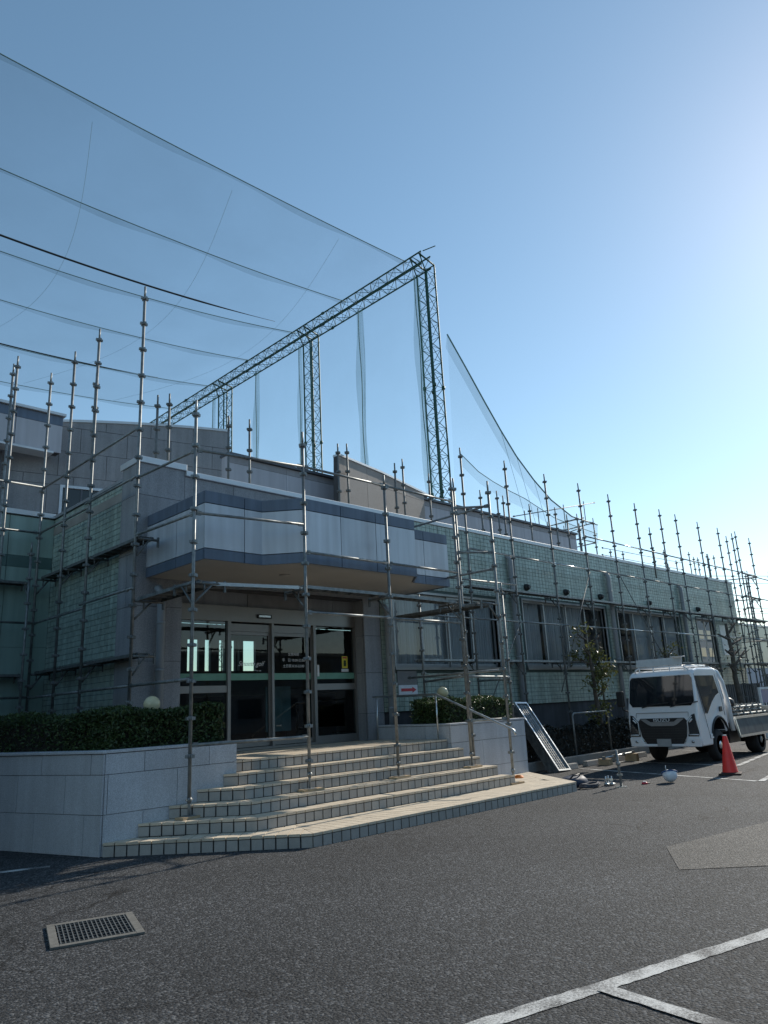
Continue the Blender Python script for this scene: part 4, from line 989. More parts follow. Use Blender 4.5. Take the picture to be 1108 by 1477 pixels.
# vertical nets under the gantry
VN = thing('side_net', 'green side net with gathered folds hanging below the lattice gantry', 'net', (30, 40, 0))
q = MB(); q.add([(XG, 25.6, 1), (XG, 60, 1), (XG, 60, 27.2), (XG, 25.6, 27.2)], [(0, 1, 2, 3)]); obj('netting', q, net_wall, VN)
for (y, wdt) in ((31.5, .75), (26.35, .6), (43.3, .7), (37.9, .4), (49.5, .5)):
    for k in range(3):
        pts = []; ww = wdt*(.35+.3*k)
        for i in range(25):
            z = 27.1-26*i/24; pts.append((XG+.1*math.sin(i*.4+k), y+ww*(.5 if k != 1 else -.5)+.10*math.sin(i*.9+k*2), z)); pts.append((XG+.1*math.sin(i*.4+k)+.05, y-ww*.5+.08*math.sin(i*.7+k), z))
        q = MB(); q.add(pts, [(2*i, 2*i+1, 2*i+3, 2*i+2) for i in range(24)], True); obj('gathered_fold', q, net_dense if k else net_wall, VN)
    obj('rope', MB().poly([(XG, y+.05*math.sin(i), 27.1-26*i/24) for i in range(25)], .03, 5), rope_m, VN)
# net running right from the tower, with sagging top edge
RN = thing('sloping_net', 'net sloping down to the right behind the tiled roof from the lattice tower', 'net', (38, 25.8, 5))
top = [gy(*p, 25.8) for p in ((645, 482), (672, 530), (700, 581), (722, 620), (745, 658), (770, 692), (795, 721), (825, 745), (862, 757))]
low = [gy(*p, 25.8) for p in ((665, 655), (690, 680), (712, 695), (735, 708), (757, 719), (780, 734), (800, 747), (825, 757), (862, 770))]
q = MB(); q.add(top+[Vector((p.x, p.y+.6, 5)) for p in top], [(i, i+1, len(top)+i+1, len(top)+i) for i in range(len(top)-1)], True); obj('netting', q, net_wall, RN)
obj('edge_rope', MB().poly(top, .05, 5), rope_m, RN); obj('lower_rope', MB().poly(low, .025, 5), rope_m, RN)
q = MB(); q.add(low+[p-Vector((0, 0, .75)) for p in low], [(i, i+1, len(low)+i+1, len(low)+i) for i in range(len(low)-1)], True); obj('hem', q, net_edge, RN)
q = MB(); q.add(top+[p-Vector((.25, 0, 1.0)) for p in top], [(i, i+1, len(top)+i+1, len(top)+i) for i in range(len(top)-1)], True); obj('hem', q, net_edge, RN)
for k in (3, 4, 5):
    obj('slack_line', MB().poly([top[k], top[k]+Vector((1.0, 0, -3)), top[k]+Vector((2.2, 0, -7))], .012, 4), rope_m, RN)
# power cables far right
for i, z in enumerate((15.2, 14.2, 11.0, 10.3, 9.6, 8.6)):
    pts = [(40+4*k, 60-1.9*k*(1+.02*i), z+1.4*((k-12)/12)**2) for k in range(30)]
    tag(obj('power_cable', MB().poly(pts, .03, 4), dark_rope), 'thin power cable crossing the pale sky beyond the far scaffold', 'cable', 'power cables beyond the scaffold')

# ------------------------------------------------------------------ beyond the facade
RB = thing('distant_block', 'grey green panelled block with a dark stripe beyond the far scaffold corner', 'building', (48, 15, 0))
q = MB(); q.bb(31.0, 90, 15.03, 22, 0, 4.9); obj('wall', q, joint, RB)
for i in range(18):
    x0 = 31.0+3.2*i
    for (a, b, mt) in ((0, 2.6, smoothp), (2.61, 4.05, panel_g), (4.06, 4.3, stripe_g), (4.31, 4.88, panel_g)):
        q = MB(); q.bb(x0+.01, x0+3.19, 15.0, 15.028, a, b); obj('wall_panel', q, mt, RB)
q = MB(); q.bb(30.9, 90, 14.95, 22.1, 4.902, 5.0); obj('coping', q, cap_m, RB)
for i in range(4):
    q = MB(); q.bb(44+3.2*i, 45.5+3.2*i, 14.9, 14.99, .1, 2.3); obj('shutter', q, M('grey_shutter', (.10, .11, .12), .6), RB)
bb_ = thing('blue_board', 'blue board in a white frame beyond the loaded truck bed', 'sign', (27.5, 8.9, 0))
pa, pb = gy(1096, 993, 8.9), gy(1132, 1004, 8.9)
q = MB(); q.bb(pa.x, pb.x, 8.9, 8.93, pb.z-.15, pa.z-.03); obj('board', q, blue_p, bb_)
q = MB(); q.bb(pa.x-.06, pb.x, 8.88, 8.95, pa.z-.028, pa.z+.04); q.bb(pa.x-.06, pa.x, 8.88, 8.95, 0, pa.z-.03); q.bb(pb.x-.06, pb.x, 8.94, 8.99, 0, pa.z-.03); obj('frame', q, white_t, bb_)
fe = thing('slat_fence', 'dark vertical slat fence below the far tree', 'fence', (28, 10.9, 0))
for i in range(26):
    q = MB(); q.bb(26.4+.2*i, 26.55+.2*i, 11.02, 11.05, 0.05, 1.75); obj('slat', q, M('fence_slat', (.06, .065, .07), .7, rnd=.2), fe)
q = MB(); q.bb(26.3, 31.7, 11.051, 11.09, 1.5, 1.58); q.bb(26.3, 31.7, 11.051, 11.09, .3, .38); obj('rail', q, black_p, fe)

# ------------------------------------------------------------------ facade shrubs, kerb, wheel stops
hedge('low dark leaved hedge along the foot of the tiled facade', [([(13.1, 10.25), (19.0, 10.25), (19.0, 10.62), (13.1, 10.62)], .6), ([(19.0, 10.25), (26, 10.25), (26, 10.62), (19.0, 10.62)], .4)], .1, .86, 42000, .038, leaf_red, (19, 10.4, 0), ragged=.2)
kb = thing('kerb', 'concrete block kerb in front of the low dark hedge', 'kerb', (19, 10.1, 0))
for i in range(22):
    q = MB(); q.bb(13.1+.6*i+.004, 13.7+.6*i-.004, 10.04+random.uniform(-.004, .004), 10.18, 0, .2); obj('kerb_block', q, conc, kb, bevel=.012)
sb = MB(); sb.bb(13.1, 26.3, 10.18, 10.72, 0, .12); struct(obj('planting_bed', sb, MATS['soil']))
def wheel_stop(x, y, label, rz=0.):
    q = MB(); hw = .06
    prof = [(-.075, 0), (.075, 0), (.05, .12), (-.05, .12)]
    pts = [Vector((-.3, p[0], p[1])) for p in prof]; q.slab(pts, (.6, 0, 0))
    o = obj('wheel_stop', q, conc, loc=(x, y, 0), rz=rz, bevel=.012); tag(o, label, 'wheel stop', 'concrete wheel stops by the kerb')
for (x, nm) in ((15.0, 'concrete wheel stop before the kerb beside the leaning planks'), (16.0, 'concrete wheel stop before the kerb, second from the leaning planks'), (17.3, 'concrete wheel stop before the kerb just off the truck nose'), (18.3, 'concrete wheel stop before the kerb beside the truck cab')): wheel_stop(x, 9.62, nm)
# low pipe barrier by the hedge
bp_ = thing('pipe_barrier', 'low pipe barrier standing in the dark hedge by the first tree', 'barrier', (17, 10.2, 0))
a, b = gy(828, 1029, 10.15), gy(878, 1025, 10.15)
q = MB(); q.poly([(a.x, 10.2, .1), (a.x, 10.2, a.z-.06), (a.x+.06, 10.2, a.z), (b.x-.06, 10.2, a.z), (b.x, 10.2, a.z-.06), (b.x, 10.2, .1)], .022, 10); obj('tube', q, steel, bp_)
for x in (a.x, b.x): q = MB(); q.lathe((x, 10.2, .1), [(.07, 0), (.07, .015), (.035, .02)], 14); obj('foot_ring', q, steel, bp_)

# ------------------------------------------------------------------ trees
def tree(label, base, h, trunk_r, limbs, nl, lean=(0, 0), seed=1, dens=1.):
    rnd = random.Random(seed); t = thing('pruned_tree', label, 'tree', base, 'pruned trees along the facade'); b = Vector(base)
    pts = []; rr = []
    for i in range(9):
        f = i/8; pts.append(b+Vector((lean[0]*f+.03*math.sin(i*1.3+seed), lean[1]*f+.03*math.cos(i*1.7), h*f))); rr.append(trunk_r*(1-.6*f))
    q = MB(); q.poly(pts, rr, 8); tk = obj('trunk', q, bark, t); sp = []
    q = MB()
    for (f, az, L, rise, lf) in limbs:
        i = f*8; k = int(min(i, 7)); p = pts[k].lerp(pts[k+1], i-k); a = R(az); d = Vector((math.cos(a), math.sin(a), rise)).normalized()
        P = [p+d*L*s+Vector((rnd.uniform(-.02, .02), rnd.uniform(-.02, .02), .10*L*s*s)) for s in (0, .3, .6, 1)]
        q.poly(P, [trunk_r*.42, trunk_r*.33, trunk_r*.26, trunk_r*.2], 6)
        for _ in range(3):
            s = rnd.uniform(.4, 1); pp = p+d*L*s; e = pp+Vector((rnd.uniform(-.2, .2), rnd.uniform(-.2, .2), rnd.uniform(.0, .22))); q.poly([pp, (pp+e)/2, e], [trunk_r*.16, trunk_r*.12, trunk_r*.08], 5)
            if lf:
                for _ in range(int(nl*lf)):
                    o = Vector((rnd.gauss(0, .11), rnd.gauss(0, .11), rnd.gauss(0, .10))); sp.append(tuple(e+o))
    obj('limbs', q, bark, t)
    if sp: leaves('crown', sp, .055, leaf_tree, t)
tb = gy(868, 1045, 10.35)
tree('pruned tree with yellow green leaves rising from the dark hedge', (tb.x, 10.35, .1), 3.15, .075, [(.28, 200, .35, .2, .5), (.33, 20, .3, .3, .6), (.45, 340, .5, .6, .6), (.5, 190, .4, .7, .3), (.55, 10, .45, .5, .9), (.62, 330, .4, .6, 1.1), (.7, 0, .4, .7, 1.1), (.72, 120, .3, .5, .5), (.8, 200, .55, .15, .35), (.93, 190, .6, .1, .35), (.82, 330, .55, 1.1, 0), (.97, 40, .25, 1, 0)], 60, (-.25, 0), 3)
tb = gy(1072, 1005, 10.2)
tree('pruned bare tree with few leaves behind the truck bed', (tb.x, 10.3, .1), 3.75, .13, [(.55, 190, .7, .3, .25), (.6, 340, .8, .7, 0), (.66, 10, .7, .4, 0), (.7, 180, .6, .2, .2), (.8, 350, .8, .2, .1), (.5, 20, .7, .4, .3), (.85, 160, .5, .3, .05), (.9, 330, .5, .9, 0)], 14, (-.15, 0), 5)
tb = gy(968, 945, 10.3)
tree('slender young tree peeking over the truck roof rack', (tb.x, 10.35, .1), tb.z-.05, .045, [(.9, 30, .25, .8, .8), (.95, 150, .25, .8, .8), (.85, 270, .3, .6, .6), (.98, 300, .2, 1, .8)], 10, (0, 0), 8)

# ------------------------------------------------------------------ leaning stack of deck planks
st = thing('deck_plank_stack', 'stack of aluminium mesh deck planks leaning against the scaffold by the planter', 'planks', (14.6, 9.6, 0))
b0 = Vector((14.52, 9.42, .02)); b1 = Vector((14.62, 10.5, 1.50)); d = (b1-b0).normalized(); sx = Vector((1, -.02, 0)); sx = (sx-d*sx.dot(d)).normalized(); nn = sx.cross(d)
if nn.y > 0: nn = -nn
for k in range(5):
    o = -nn*(.052*k); q = MB(); wd2 = .21
    for s in (-1, 1): q.beam(b0+o+sx*s*wd2, b1+o+sx*s*wd2, .03, .045, nn)
    for p in (b0+d*.02, b1-d*.02): q.beam(p+o-sx*(wd2-.016), p+o+sx*(wd2-.016), .04, .045, nn)
    pk = obj('deck_plank', q, steel_b if k == 0 else steel, st)
    q = MB(); q.beam(b0+o+d*.05-nn*.012, b1+o-d*.05-nn*.012, 2*wd2-.04, .004, nn)
    obj('deck_sheet', q, M('deck_sheet', (.16, .19, .21), .4, .6, var=.3, scale=40), pk)
    if k == 0:
        for s in (-.075, .0, .075):
            q = MB(); q.beam(b0+sx*s+d*.05-nn*.004, b1+sx*s-d*.05-nn*.004, .012, .012, nn); obj('rib', q, steel, pk)
        for i in range(26):
            p = b0+d*(.08+(1.68)*i/25)-nn*.007; q = MB(); q.beam(p-sx*.17, p+sx*.17, .012, .008, nn); obj('mesh_bar', q, steel_d, pk)

# ------------------------------------------------------------------ small things on the ground
cn = thing('traffic_cone', 'red traffic cone on a dark square base in front of the truck', 'cone', (14.9, 6.02, 0))
q = MB(); q.lathe((14.9, 6.02, 0), [(.145, .03), (.14, .05), (.042, .68), (.036, .70), (.02, .702)], 24); obj('body', q, red_p, cn)
q = MB(); q.box((14.9, 6.02, .0175), (.39, .39, .03), .3); q.lathe((14.9, 6.02, 0), [(.17, .033), (.16, .04), (.147, .045)], 20); obj('base', q, M('cone_base', (.05, .03, .025), .8), cn, bevel=.008)
q = MB(); q.lathe((14.9, 6.02, .7), [(.036, .0025), (.034, .02), (.012, .022)], 14); obj('tip', q, white_t, cn)

hx, hy = 13.3, 6.45
hm = thing('safety_helmet', 'white safety helmet with blue rim lying upside down on the asphalt', 'helmet', (hx, hy, 0))
Rt = Matrix.Rotation(R(18), 3, 'Y') @ Matrix.Rotation(R(-14), 3, 'X')
def rot_mesh(q, c, Rm): q.v = [tuple(Rm@(Vector(v)-Vector(c))+Vector(c)) for v in q.v]; return q
c = (hx, hy, .135); N = 10
prof = [(.002+.125*math.sin(math.pi/2*i/N), -.125*math.cos(math.pi/2*i/N)*1.02) for i in range(N+1)]
q = rot_mesh(MB().lathe(c, prof+[(.128, .03), (.12, .032), (.115, 0)], 22), c, Rt); obj('shell', q, helm, hm)
q = rot_mesh(MB().lathe(c, [(.126, .022), (.142, .03), (.142, .042), (.124, .045)], 22), c, Rt); obj('rim', q, blue_p, hm)
q = MB(); q.poly([(hx-.11, hy, .2), (hx-.13, hy, .26), (hx-.12, hy, .30)], .008, 6); q.poly([(hx-.11, hy+.05, .2), (hx+.0, hy+.03, .215), (hx+.12, hy, .15)], .007, 6); obj('chin_strap', q, white_t, hm)

px_, py_ = 12.44, 6.95
ps = thing('jack_base', 'short upright scaffold jack base standing on the asphalt near the steps', 'jack base', (px_, py_, 0))
q = MB(); q.tube((px_, py_, .012), (px_-.03, py_, .62), .022, 10); obj('stem', q, steel, ps)
q = MB(); q.box((px_, py_, .006), (.19, .19, .01), .5); obj('base_plate', q, steel_b, ps)
q = MB(); q.tube((px_-.02, py_, .36), (px_-.02, py_, .42), .04, 10); q.box((px_-.02, py_, .39), (.2, .03, .03), .6); q.box((px_-.01, py_, .2), (.05, .09, .03), .2); obj('wing_nut', q, steel, ps)
tg = thing('tool_bag', 'dark blue tool bag lying by the corner of the tiled platform', 'bag', (12.2, 7.75, 0))
q = MB(); q.lathe((12.2, 7.75, .0), [(.17, 0), (.20, .03), (.19, .12), (.12, .17), (.02, .18)], 14); q.v = [(12.2+(v[0]-12.2)*1.7+.04*math.sin(v[2]*40), v[1]+.03*math.sin(v[0]*9), v[2]+.012*math.sin(v[0]*31+v[1]*17)) for v in q.v]; obj('body', q, dk_blue, tg)
q = MB(); q.poly([(11.98, 7.7, .13), (12.05, 7.66, .2), (12.25, 7.65, .21), (12.35, 7.7, .14)], .014, 6); obj('handle', q, black_p, tg)
hn = thing('work_harness', 'dark coiled work harness and belt in front of the tool bag', 'harness', (12.15, 7.38, 0))
q = MB(); pts = [(12.12+.30*math.cos(k*.4)*(1-.006*k), 7.38+.11*math.sin(k*.4), .03+.012*(k/16)+.01*math.sin(k)) for k in range(48)]; q.poly(pts, .022, 6); obj('belt', q, M('harness_web', (.05, .055, .07), .8), hn)
q = MB(); q.box((12.22, 7.29, .05), (.12, .04, .05), .3); q.box((12.0, 7.36, .06), (.07, .05, .04), -.4); obj('buckle', q, chrome, hn)
for i, (x, y) in enumerate(((12.50, 7.28), (12.62, 7.30), (12.56, 7.20))):
    q = MB(); q.tube((x, y, .0), (x, y, .05), .035, 8); q.tube((x, y, .05), (x+.01, y, .16), .014, 8); q.box((x, y, .1), (.06, .03, .035), i); q.tube((x-.05, y-.03, .025), (x+.07, y-.02, .025), .018, 8)
    tag(obj('scaffold_clamp', q, steel_b), 'small bright scaffold clamp standing beside the coiled harness', 'clamp', 'clamps beside the harness')
gl = thing('work_glove', 'small red and white work glove lying between jack base and helmet', 'glove', (12.95, 6.76, 0))
q = MB(); q.lathe((12.93, 6.76, 0), [(.05, 0), (.055, .015), (.04, .035), (.01, .04)], 10); obj('palm', q, redink, gl)
q = MB(); q.box((12.93, 6.76, .035), (.05, .05, .03), .4); obj('cuff', q, white_t, gl)
q = MB()
for k in range(4): q.tube((12.97, 6.74+.018*k, .015), (13.06, 6.72+.022*k, .012), .009, 6)
obj('fingers', q, black_p, gl)
q = MB()
for k in range(3): pts = [(11.84+(.09-.012*k)*math.cos(a*.5), 8.70+(.09-.012*k)*math.sin(a*.5), S+.014+.012*k) for a in range(13)]; q.poly(pts, .011, 6)
tag(obj('orange_cord', q, orange_p), 'small coil of orange cord lying on the tiled platform', 'cord')
lp = thing('loose_ledger', 'loose scaffold pipe with wedge ends lying near the kerb', 'pipe', (16.8, 9.3, 0))
q = MB(); q.tube((16.1, 9.35, .16), (17.3, 9.25, .2), .022, 8); obj('tube', q, steel_b, lp)
q = MB()
for f in (0, .33, .66, 1): q.box((16.1+1.2*f, 9.35-.1*f, .16+.04*f), (.06, .07, .07))
obj('collars', q, steel, lp)
obj('timber_support', MB().box((16.15, 9.35, .07), (.12, .3, .14)), wood, lp); obj('timber_support', MB().box((17.25, 9.26, .09), (.12, .3, .18)), wood, lp)

# ------------------------------------------------------------------ truck
TX, TY = 16.6, 8.05       # front bumper, centre line; nose points towards -X
T = thing('flatbed_truck', 'white cab over flatbed truck loaded with scaffold parts', 'truck', (TX+1.05, TY, 0))
def hwid(z): return .835 if z < 1.15 else .835-(z-1.15)*.07
prof = [(.05, .38), (.0, .56), (.0, .95), (.04, 1.2), (.19, 1.95), (.30, 2.04), (.50, 2.08), (1.40, 2.07), (1.54, 1.98), (1.62, 1.4), (1.62, .62), (1.46, .62), (1.42, .78), (1.28, .92), (1.08, .97), (.88, .92), (.72, .78), (.66, .60), (.62, .38)]
q = MB(); n = len(prof)
vs = [(TX+x, TY-hwid(z), z) for x, z in prof]+[(TX+x, TY+hwid(z), z) for x, z in prof]
q.add(vs, [tuple(range(n)), tuple(reversed(range(n, 2*n)))]+[(k, n+k, n+(k+1) % n, (k+1) % n) for k in range(n)])
cab = obj('cab', q, white_p, T, bevel=.035)
def onside(x, z, s, e=.004): return (TX+x, TY+s*(hwid(z)+e), z)
def fx(z):
    if z < .56: return .05-(z-.38)/.18*.05
    if z < .95: return 0
    if z < 1.2: return (z-.95)/.25*.04
    return .04+(z-1.2)/.75*.15
def onfront(y, z, e=.006): return (TX+(fx(z) if z > 1.1 else 0)-e, TY+y, z)
# windscreen
ws = [(-.70, 1.26), (.70, 1.26), (.775, 1.36), (.75, 1.86), (.70, 1.93), (-.70, 1.93), (-.75, 1.86), (-.775, 1.36)]
q = MB(); q.slab([onfront(y, z, .012) for y, z in ws], (-.004, 0, .0)); obj('windscreen', q, cabglass, cab)
for s in (-1, 1):
    sw = [(.25, 1.90), (1.26, 1.90), (1.37, 1.50), (1.14, 1.44), (.86, 1.30), (.52, 1.06), (.43, 1.08)]
    q = MB(); q.slab([onside(x, z, s, .002) for x, z in sw], (0, s*.006, 0)); dw = obj('side_window', q, cabglass, cab)
    q = MB()
    dl = [(.22, 1.95), (.38, 1.0), (.50, .52)]
    for i in range(2): q.beam(onside(*dl[i], s, .001), onside(*dl[i+1], s, .001), .008, .006, (0, 1, 0))
    dl = [(1.36, 1.93), (1.46, 1.4), (1.48, .98)]
    for i in range(2): q.beam(onside(*dl[i], s, .001), onside(*dl[i+1], s, .001), .008, .006, (0, 1, 0))
    obj('door_gap', q, black_p, cab)
    q = MB(); q.slab([onside(x, z, s, .001) for x, z in ((1.18, 1.08), (1.34, 1.08), (1.34, 1.19), (1.20, 1.19))], (0, s*.02, 0)); obj('door_handle', q, black_p, cab, bevel=.006)
    # wheel arch lip
    q = MB(); arc = [onside(1.07+.47*math.cos(a), .50+.47*math.sin(a), s, .004) for a in [R(8+16.4*i) for i in range(11)]]; q.poly(arc, .028, 6); obj('wheel_arch', q, black_p, cab)
    # side marker and step
    q = MB(); q.slab([onside(x, z, s, .001) for x, z in ((.50, .52), (.64, .52), (.64, .62), (.50, .62))], (0, s*.018, 0)); obj('side_marker', q, white_p, cab, bevel=.008)
    # headlights: dark slanted unit with light guide
    hl = [(.565, .60), (.80, .60), (.815, .66), (.76, 1.08), (.70, 1.06), (.57, .92)]
    q = MB(); q.slab([onfront(s*y, z, -.04) for y, z in hl], (-.056, 0, 0)); h_ = obj('headlight', q, cabglass, cab)
    q = MB(); q.poly([onfront(s*.58, .64, .018), onfront(s*.585, .91, .018), onfront(s*.70, 1.03, .018)], .012, 6); q.poly([onfront(s*.60, .635, .018), onfront(s*.80, .635, .018)], .013, 6); q.poly([onfront(s*.63, .90, .018), onfront(s*.70, .97, .018)], .018, 6); obj('light_guide', q, white_t, h_)
    q = MB(); q.lathe((TX-.035, TY+s*.66, .49), [(.001, -.012), (.032, -.01), (.035, .02)], 14, 'X'); obj('fog_lamp', q, chrome, cab)
    # mirrors
    if s < 0: continue
    q = MB(); m0 = Vector((TX+.12, TY+s*.84, 1.15)); m1 = Vector((TX+.04, TY+s*.96, 1.22)); q.tube(m0, m1, .016, 6); q.tube(m1, m1+Vector((0, 0, .28)), .014, 6); mi = obj('mirror', q, black_p, cab)
    q = MB(); q.box(m1+Vector((-.005, s*.02, .24)), (.07, .19, .36)); obj('mirror_housing', q, black_p, mi, bevel=.03)
q = MB(); q.slab([onfront(y, z, .004) for y, z in ((-.42, .43), (.42, .43), (.53, .60), (.58, .93), (.52, 1.0), (-.52, 1.0), (-.58, .93), (-.53, .60))], (-.012, 0, 0)); gr = obj('grille', q, black_p, cab)
q = MB(); q.slab([onfront(y, z, .017) for y, z in ((-.52, .985), (-.38, .985), (-.28, .92), (.28, .92), (.38, .985), (.52, .985), (.34, .86), (.26, .83), (-.26, .83), (-.34, .86))], (-.012, 0, 0)); obj('grille_wing', q, M('grey_trim', (.30, .30, .30), .4, .3), gr)
q = MB(); q.slab([onfront(y, z, .030) for y, z in ((-.30, .99), (.30, .99), (.24, .93), (-.24, .93))], (-.004, 0, 0)); obj('badge_bar', q, black_p, gr)
for i in range(6):
    q = MB(); zz = .50+.055*i; q.beam(onfront(-.5, zz, .018), onfront(.5, zz, .018), .01, .012, (0, 0, 1)); obj('grille_slat', q, M('slat_black', (.03, .03, .032), .4), gr)
me = text_mesh('ISUZU', .095, .004); lt = obj('badge_lettering', me, white_t, gr, loc=(TX-.04, TY, .955)); lt.rotation_euler = (R(90), 0, R(-90)); lt.scale = (1.5, 1.0, 1)
q = MB(); q.slab([onfront(y, z, -.03) for y, z in ((-.82, .38), (.82, .38), (.835, .57), (.56, .59), (.47, .44), (-.47, .44), (-.56, .59), (-.835, .57))], (-.055, 0, 0)); bu = obj('bumper', q, white_p, cab, bevel=.012)
q = MB(); q.bb(TX-.052, TX-.036, TY-.165, TY+.165, .385, .55); obj('number_plate', q, pl2, cab)
q = MB(); q.beam(onfront(-.62, 1.12, .03), onfront(.62, 1.12, .006), .012, .012); q.beam(onfront(-.62, 1.12, .006), onfront(-.62, 1.02, .006), .008, .008, (0, 1, 0)); q.beam(onfront(.62, 1.12, .006), onfront(.62, 1.02, .006), .008, .008, (0, 1, 0)); obj('panel_gap', q, M('panel_line', (.25, .25, .25), .6), cab)
for y0 in (-.52, .16):
    q = MB(); q.poly([onfront(y0+.30, 1.24, .03), onfront(y0+.05, 1.30, .035), onfront(y0-.38+.2, 1.32, .035)], .012, 5); q.beam(onfront(y0+.2, 1.28, .04), onfront(y0-.35, 1.335, .04), .014, .024); obj('wiper', q, black_p, cab)
# interior behind the windscreen edge: steering wheel not visible through dark glass
# dark liner under the wheel arches
ar = [(1.46, .63), (1.415, .775), (1.275, .91), (1.08, .957), (.885, .91), (.725, .775), (.668, .61)]
q = MB(); vv = []
for (x, z) in ar: vv += [(TX+x, TY-.80, z), (TX+x, TY+.80, z)]
q.add(vv, [(2*i, 2*i+1, 2*i+3, 2*i+2) for i in range(len(ar)-1)]); obj('arch_liner', q, black_p, cab)
# roof rack
rk = MB()
for y in (-.55, .55): rk.tube((TX+.30, TY+y, 2.14), (TX+1.45, TY+y, 2.14), .02, 8)
for x in (.32, .7, 1.08, 1.42): rk.tube((TX+x, TY-.58, 2.14), (TX+x, TY+.58, 2.14), .018, 8)
for x in (.32, 1.42):
    for y in (-.55, -.2, .2, .55): rk.tube((TX+x, TY+y, 2.02), (TX+x, TY+y, 2.14), .016, 6)
rk.poly([(TX+.30, TY-.55, 2.14), (TX+.22, TY-.6, 2.10), (TX+.32, TY-.66, 2.03)], .018, 6); rk.poly([(TX+.30, TY+.55, 2.14), (TX+.22, TY+.6, 2.10), (TX+.32, TY+.66, 2.03)], .018, 6)
obj('roof_rack', rk, white_p, T)
q = MB(); q.slab([(TX+.32, TY-.50, 2.17), (TX+.32, TY+.62, 2.17), (TX+.36, TY+.62, 2.34), (TX+.36, TY-.50, 2.34)], (.03, 0, 0)); q.beam((TX+.30, TY-.60, 2.35), (TX+.30, TY-.28, 2.355), .1, .02); obj('wind_deflector', q, M('white_board', (.6, .61, .60), .6), T, bevel=.006)
# headboard hoop behind the cab
q = MB(); q.poly([(TX+1.80, TY-.84, .62), (TX+1.79, TY-.83, 1.2), (TX+1.68, TY-.80, 1.75), (TX+1.60, TY-.74, 1.98), (TX+1.56, TY-.6, 2.06), (TX+1.56, TY+.6, 2.06), (TX+1.60, TY+.74, 1.98), (TX+1.68, TY+.80, 1.75), (TX+1.79, TY+.83, 1.2), (TX+1.80, TY+.84, .62)], .055, 10); obj('headboard_hoop', q, white_p, T)
q = MB(); q.bb(TX+1.78, TX+1.86, TY-.78, TY+.78, .8, 1.35); obj('headboard', q, white_p, T)
# chassis and bed
q = MB()
for y in (-.36, .36): q.bb(TX+.5, TX+4.6, TY+y-.04, TY+y+.04, .48, .62)
q.bb(TX+1.75, TX+2.4, TY-.75, TY-.38, .34, .62); q.bb(TX+1.7, TX+2.6, TY+.4, TY+.72, .34, .62); obj('chassis', q, black_p, T)
q = MB(); q.bb(TX+1.87, TX+4.75, TY-.84, TY+.84, .66, .76); bed = obj('bed', q, M('bed_frame', (.16, .165, .17), .6), T)
def gate(s):
    y = TY+s*.87; tilt = s*.06
    q = MB(); x0, x1, z0, z1 = TX+1.92, TX+4.73, .48, .90
    for (a, b) in (((x0, z0), (x1, z0)), ((x0, z1), (x1, z1)), ((x0, z0), (x0, z1)), ((x1, z0), (x1, z1))):
        q.beam((a[0], y+tilt*(z1-a[1])/.4*1.0, a[1]), (b[0], y+tilt*(z1-b[1])/.4, b[1]), .04, .05, (0, 0, 1) if a[1] == b[1] else (1, 0, 0))
    g_ = obj('side_gate', q, steel_b, bed)
    q = MB(); q.slab([(x0+.03, y+tilt, z0+.03), (x1-.03, y+tilt, z0+.03), (x1-.03, y, z1-.03), (x0+.03, y, z1-.03)], (0, s*.012, 0)); obj('gate_panel', q, plywood, g_)
gate(-1); gate(1)
q = MB(); q.bb(TX+4.70, TX+4.76, TY-.84, TY+.84, .765, 1.1); obj('tail_gate', q, steel_b, bed)
def wheel(x, y, r=.345, wdt=.20, dual=False):
    s = -1 if y < TY else 1
    q = MB(); q.lathe((x, y, r), [(r*.6, -wdt/2), (r*.9, -wdt/2), (r*.99, -wdt*.36), (r, 0), (r*.99, wdt*.36), (r*.9, wdt/2), (r*.6, wdt/2)], 28, 'Y')
    wh = obj('wheel', q, rubber, T)
    o = s*wdt/2
    q = MB(); q.lathe((x, y, r), [(r*.62, o), (r*.58, o-s*.005), (r*.52, o-s*.04), (r*.30, o-s*.045), (r*.26, o+s*.0), (r*.12, o+s*.01), (.002, o+s*.012)], 24, 'Y'); rm = obj('rim', q, chrome if not dual else steel, wh)
    q = MB()
    for k in range(6):
        a = k*math.pi/3; q.tube((x+r*.42*math.cos(a), y+o-s*.044, r+r*.42*math.sin(a)), (x+r*.42*math.cos(a), y+o-s*.038, r+r*.42*math.sin(a)), .032, 10)
    obj('rim_hole', q, black_p, rm)
wheel(TX+1.07, TY-.70); wheel(TX+1.07, TY+.70); wheel(TX+3.55, TY-.66, .32, .30, True); wheel(TX+3.55, TY+.66, .32, .30, True)
q = MB(); q.tube((TX+1.07, TY-.6, .345), (TX+1.07, TY+.6, .345), .05, 8); q.tube((TX+3.55, TY-.55, .32), (TX+3.55, TY+.55, .32), .06, 8); obj('axle', q, black_p, T)
# load: scaffold pipes with collars, lying along the bed
proto = MB(); proto.tube((0, 0, 0), (2.55, 0, 0), .0243, 10)
for k in range(6):
    x = .2+.43*k; proto.tube((x-.03, 0, 0), (x+.03, 0, 0), .033, 10)
    for j_ in range(4):
        a = j_*math.pi/2+.4; proto.box((x, .045*math.cos(a), .045*math.sin(a)), (.042, .034, .034))
pm = proto.mesh('scaffold_pipe'); pm.materials.append(steel)
k = 0
for lay in range(5):
    for i in range((13, 13, 12, 12, 11)[lay]):
        y = TY-.74+.06*(lay % 2)+.03*lay+.118*i; z = .80+.082*lay+random.uniform(-.008, .008)
        o = obj('scaffold_pipe', pm, steel_b, None, loc=(TX+1.95+random.uniform(-.05, .15), y+random.uniform(-.012, .012), z), rz=random.uniform(-.01, .01))
        tag(o, 'galvanised scaffold pipe with collars stacked on the truck bed', 'pipe', 'scaffold pipes loaded on the truck bed'); k += 1
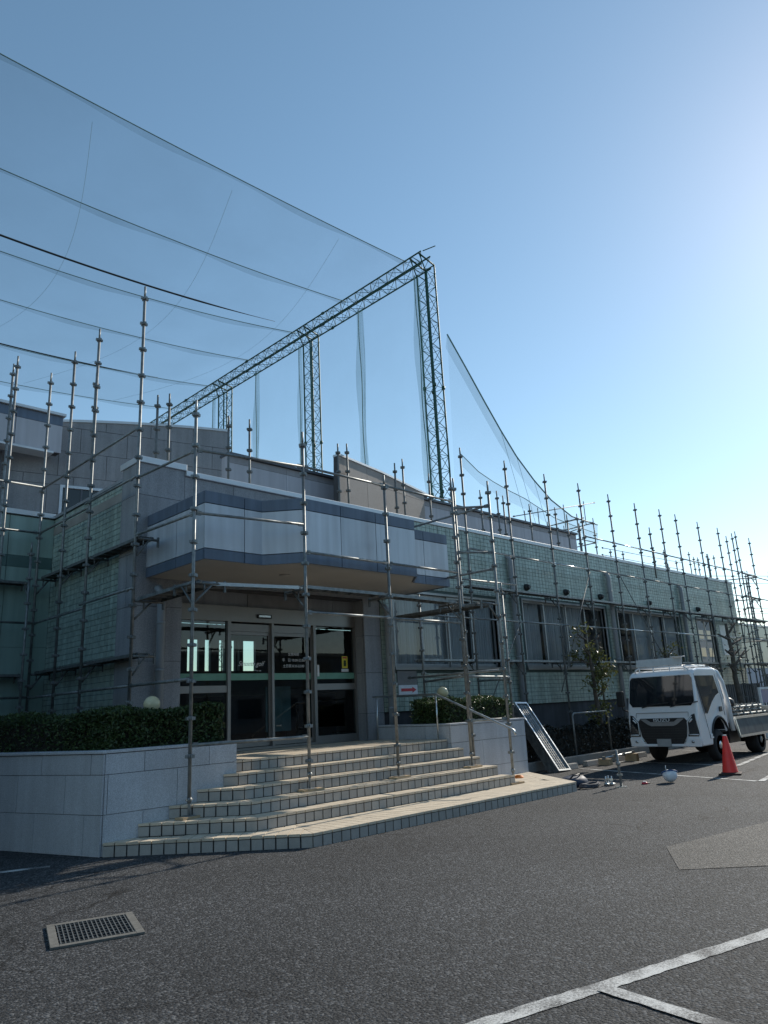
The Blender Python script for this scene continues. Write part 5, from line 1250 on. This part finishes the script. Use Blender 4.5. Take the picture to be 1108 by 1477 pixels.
bg_ = thing('tool_pouch', 'black rounded tool pouch lying on the pipes in the truck bed', 'pouch', (TX+2.5, TY-.55, 1.16))
q = MB(); q.lathe((TX+2.5, TY-.55, 1.16), [(.13, 0), (.15, .05), (.13, .15), (.06, .2), (.01, .21)], 16); obj('body', q, black_p, bg_)
q = MB(); q.poly([(TX+2.40, TY-.55, 1.32), (TX+2.45, TY-.55, 1.4), (TX+2.56, TY-.55, 1.4), (TX+2.6, TY-.55, 1.32)], .012, 6); obj('handle', q, black_p, bg_)

# ------------------------------------------------------------------ across the car park: unseen blocks added for the glass to mirror
facades = M('added_block_render', (.24, .25, .26), .8, var=.1, scale=.6, streak=.15); dkwin = M('added_block_window', (.03, .04, .05), .15)
for i, (x0, x1, y, hgt, nm) in enumerate(((-46, -14, -30, 13.5, 'low grey block added unseen across the car park for the entrance glass to mirror'), (-10, 26, -36, 15, 'tall grey block added unseen across the car park for the facade windows to mirror'), (31, 72, -32, 6.5, 'long grey block added unseen across the car park for the facade windows to mirror'), (78, 150, -34, 15, 'far grey block added unseen across the car park for the last windows to mirror'))):
    o = thing('added_mirror_block', nm, 'building', ((x0+x1)/2, y, 0))
    obj('wall', MB().bb(x0, x1, y-12, y, 0, hgt), facades, o); obj('roof', MB().bb(x0-.3, x1+.3, y-12.3, y+.3, hgt+.002, hgt+.3), conc, o)
    for r_ in range(2 if hgt < 10 else 4):
        for k in range(int((x1-x0)/4)):
            xx = x0+1+4*k; obj('window', MB().bb(xx, xx+2.4, y+.002, y+.05, 1.2+3.2*r_, 2.8+3.2*r_), dkwin, o)
t = thing('added_evergreen_screen', 'tall dark evergreen screen added out of view to shade the raised planter', 'hedge', (0, 12, 0))  # unseen screen added to keep skylight off the planter and side wall
sp = []
for _ in range(16000):
    f = random.random(); y = 9+9*f; sp.append((-.9+random.gauss(0, .55)+.25*math.sin(y*2.1), y, 4.6*random.random()**.8*(1+.12*math.sin(y*3.3))))
leaves('foliage', sp, .085, leaf_box, t)
obj('branches', MB().bb(-1.5, -.5, 9.2, 17.8, 0, 4.0), twig, t)
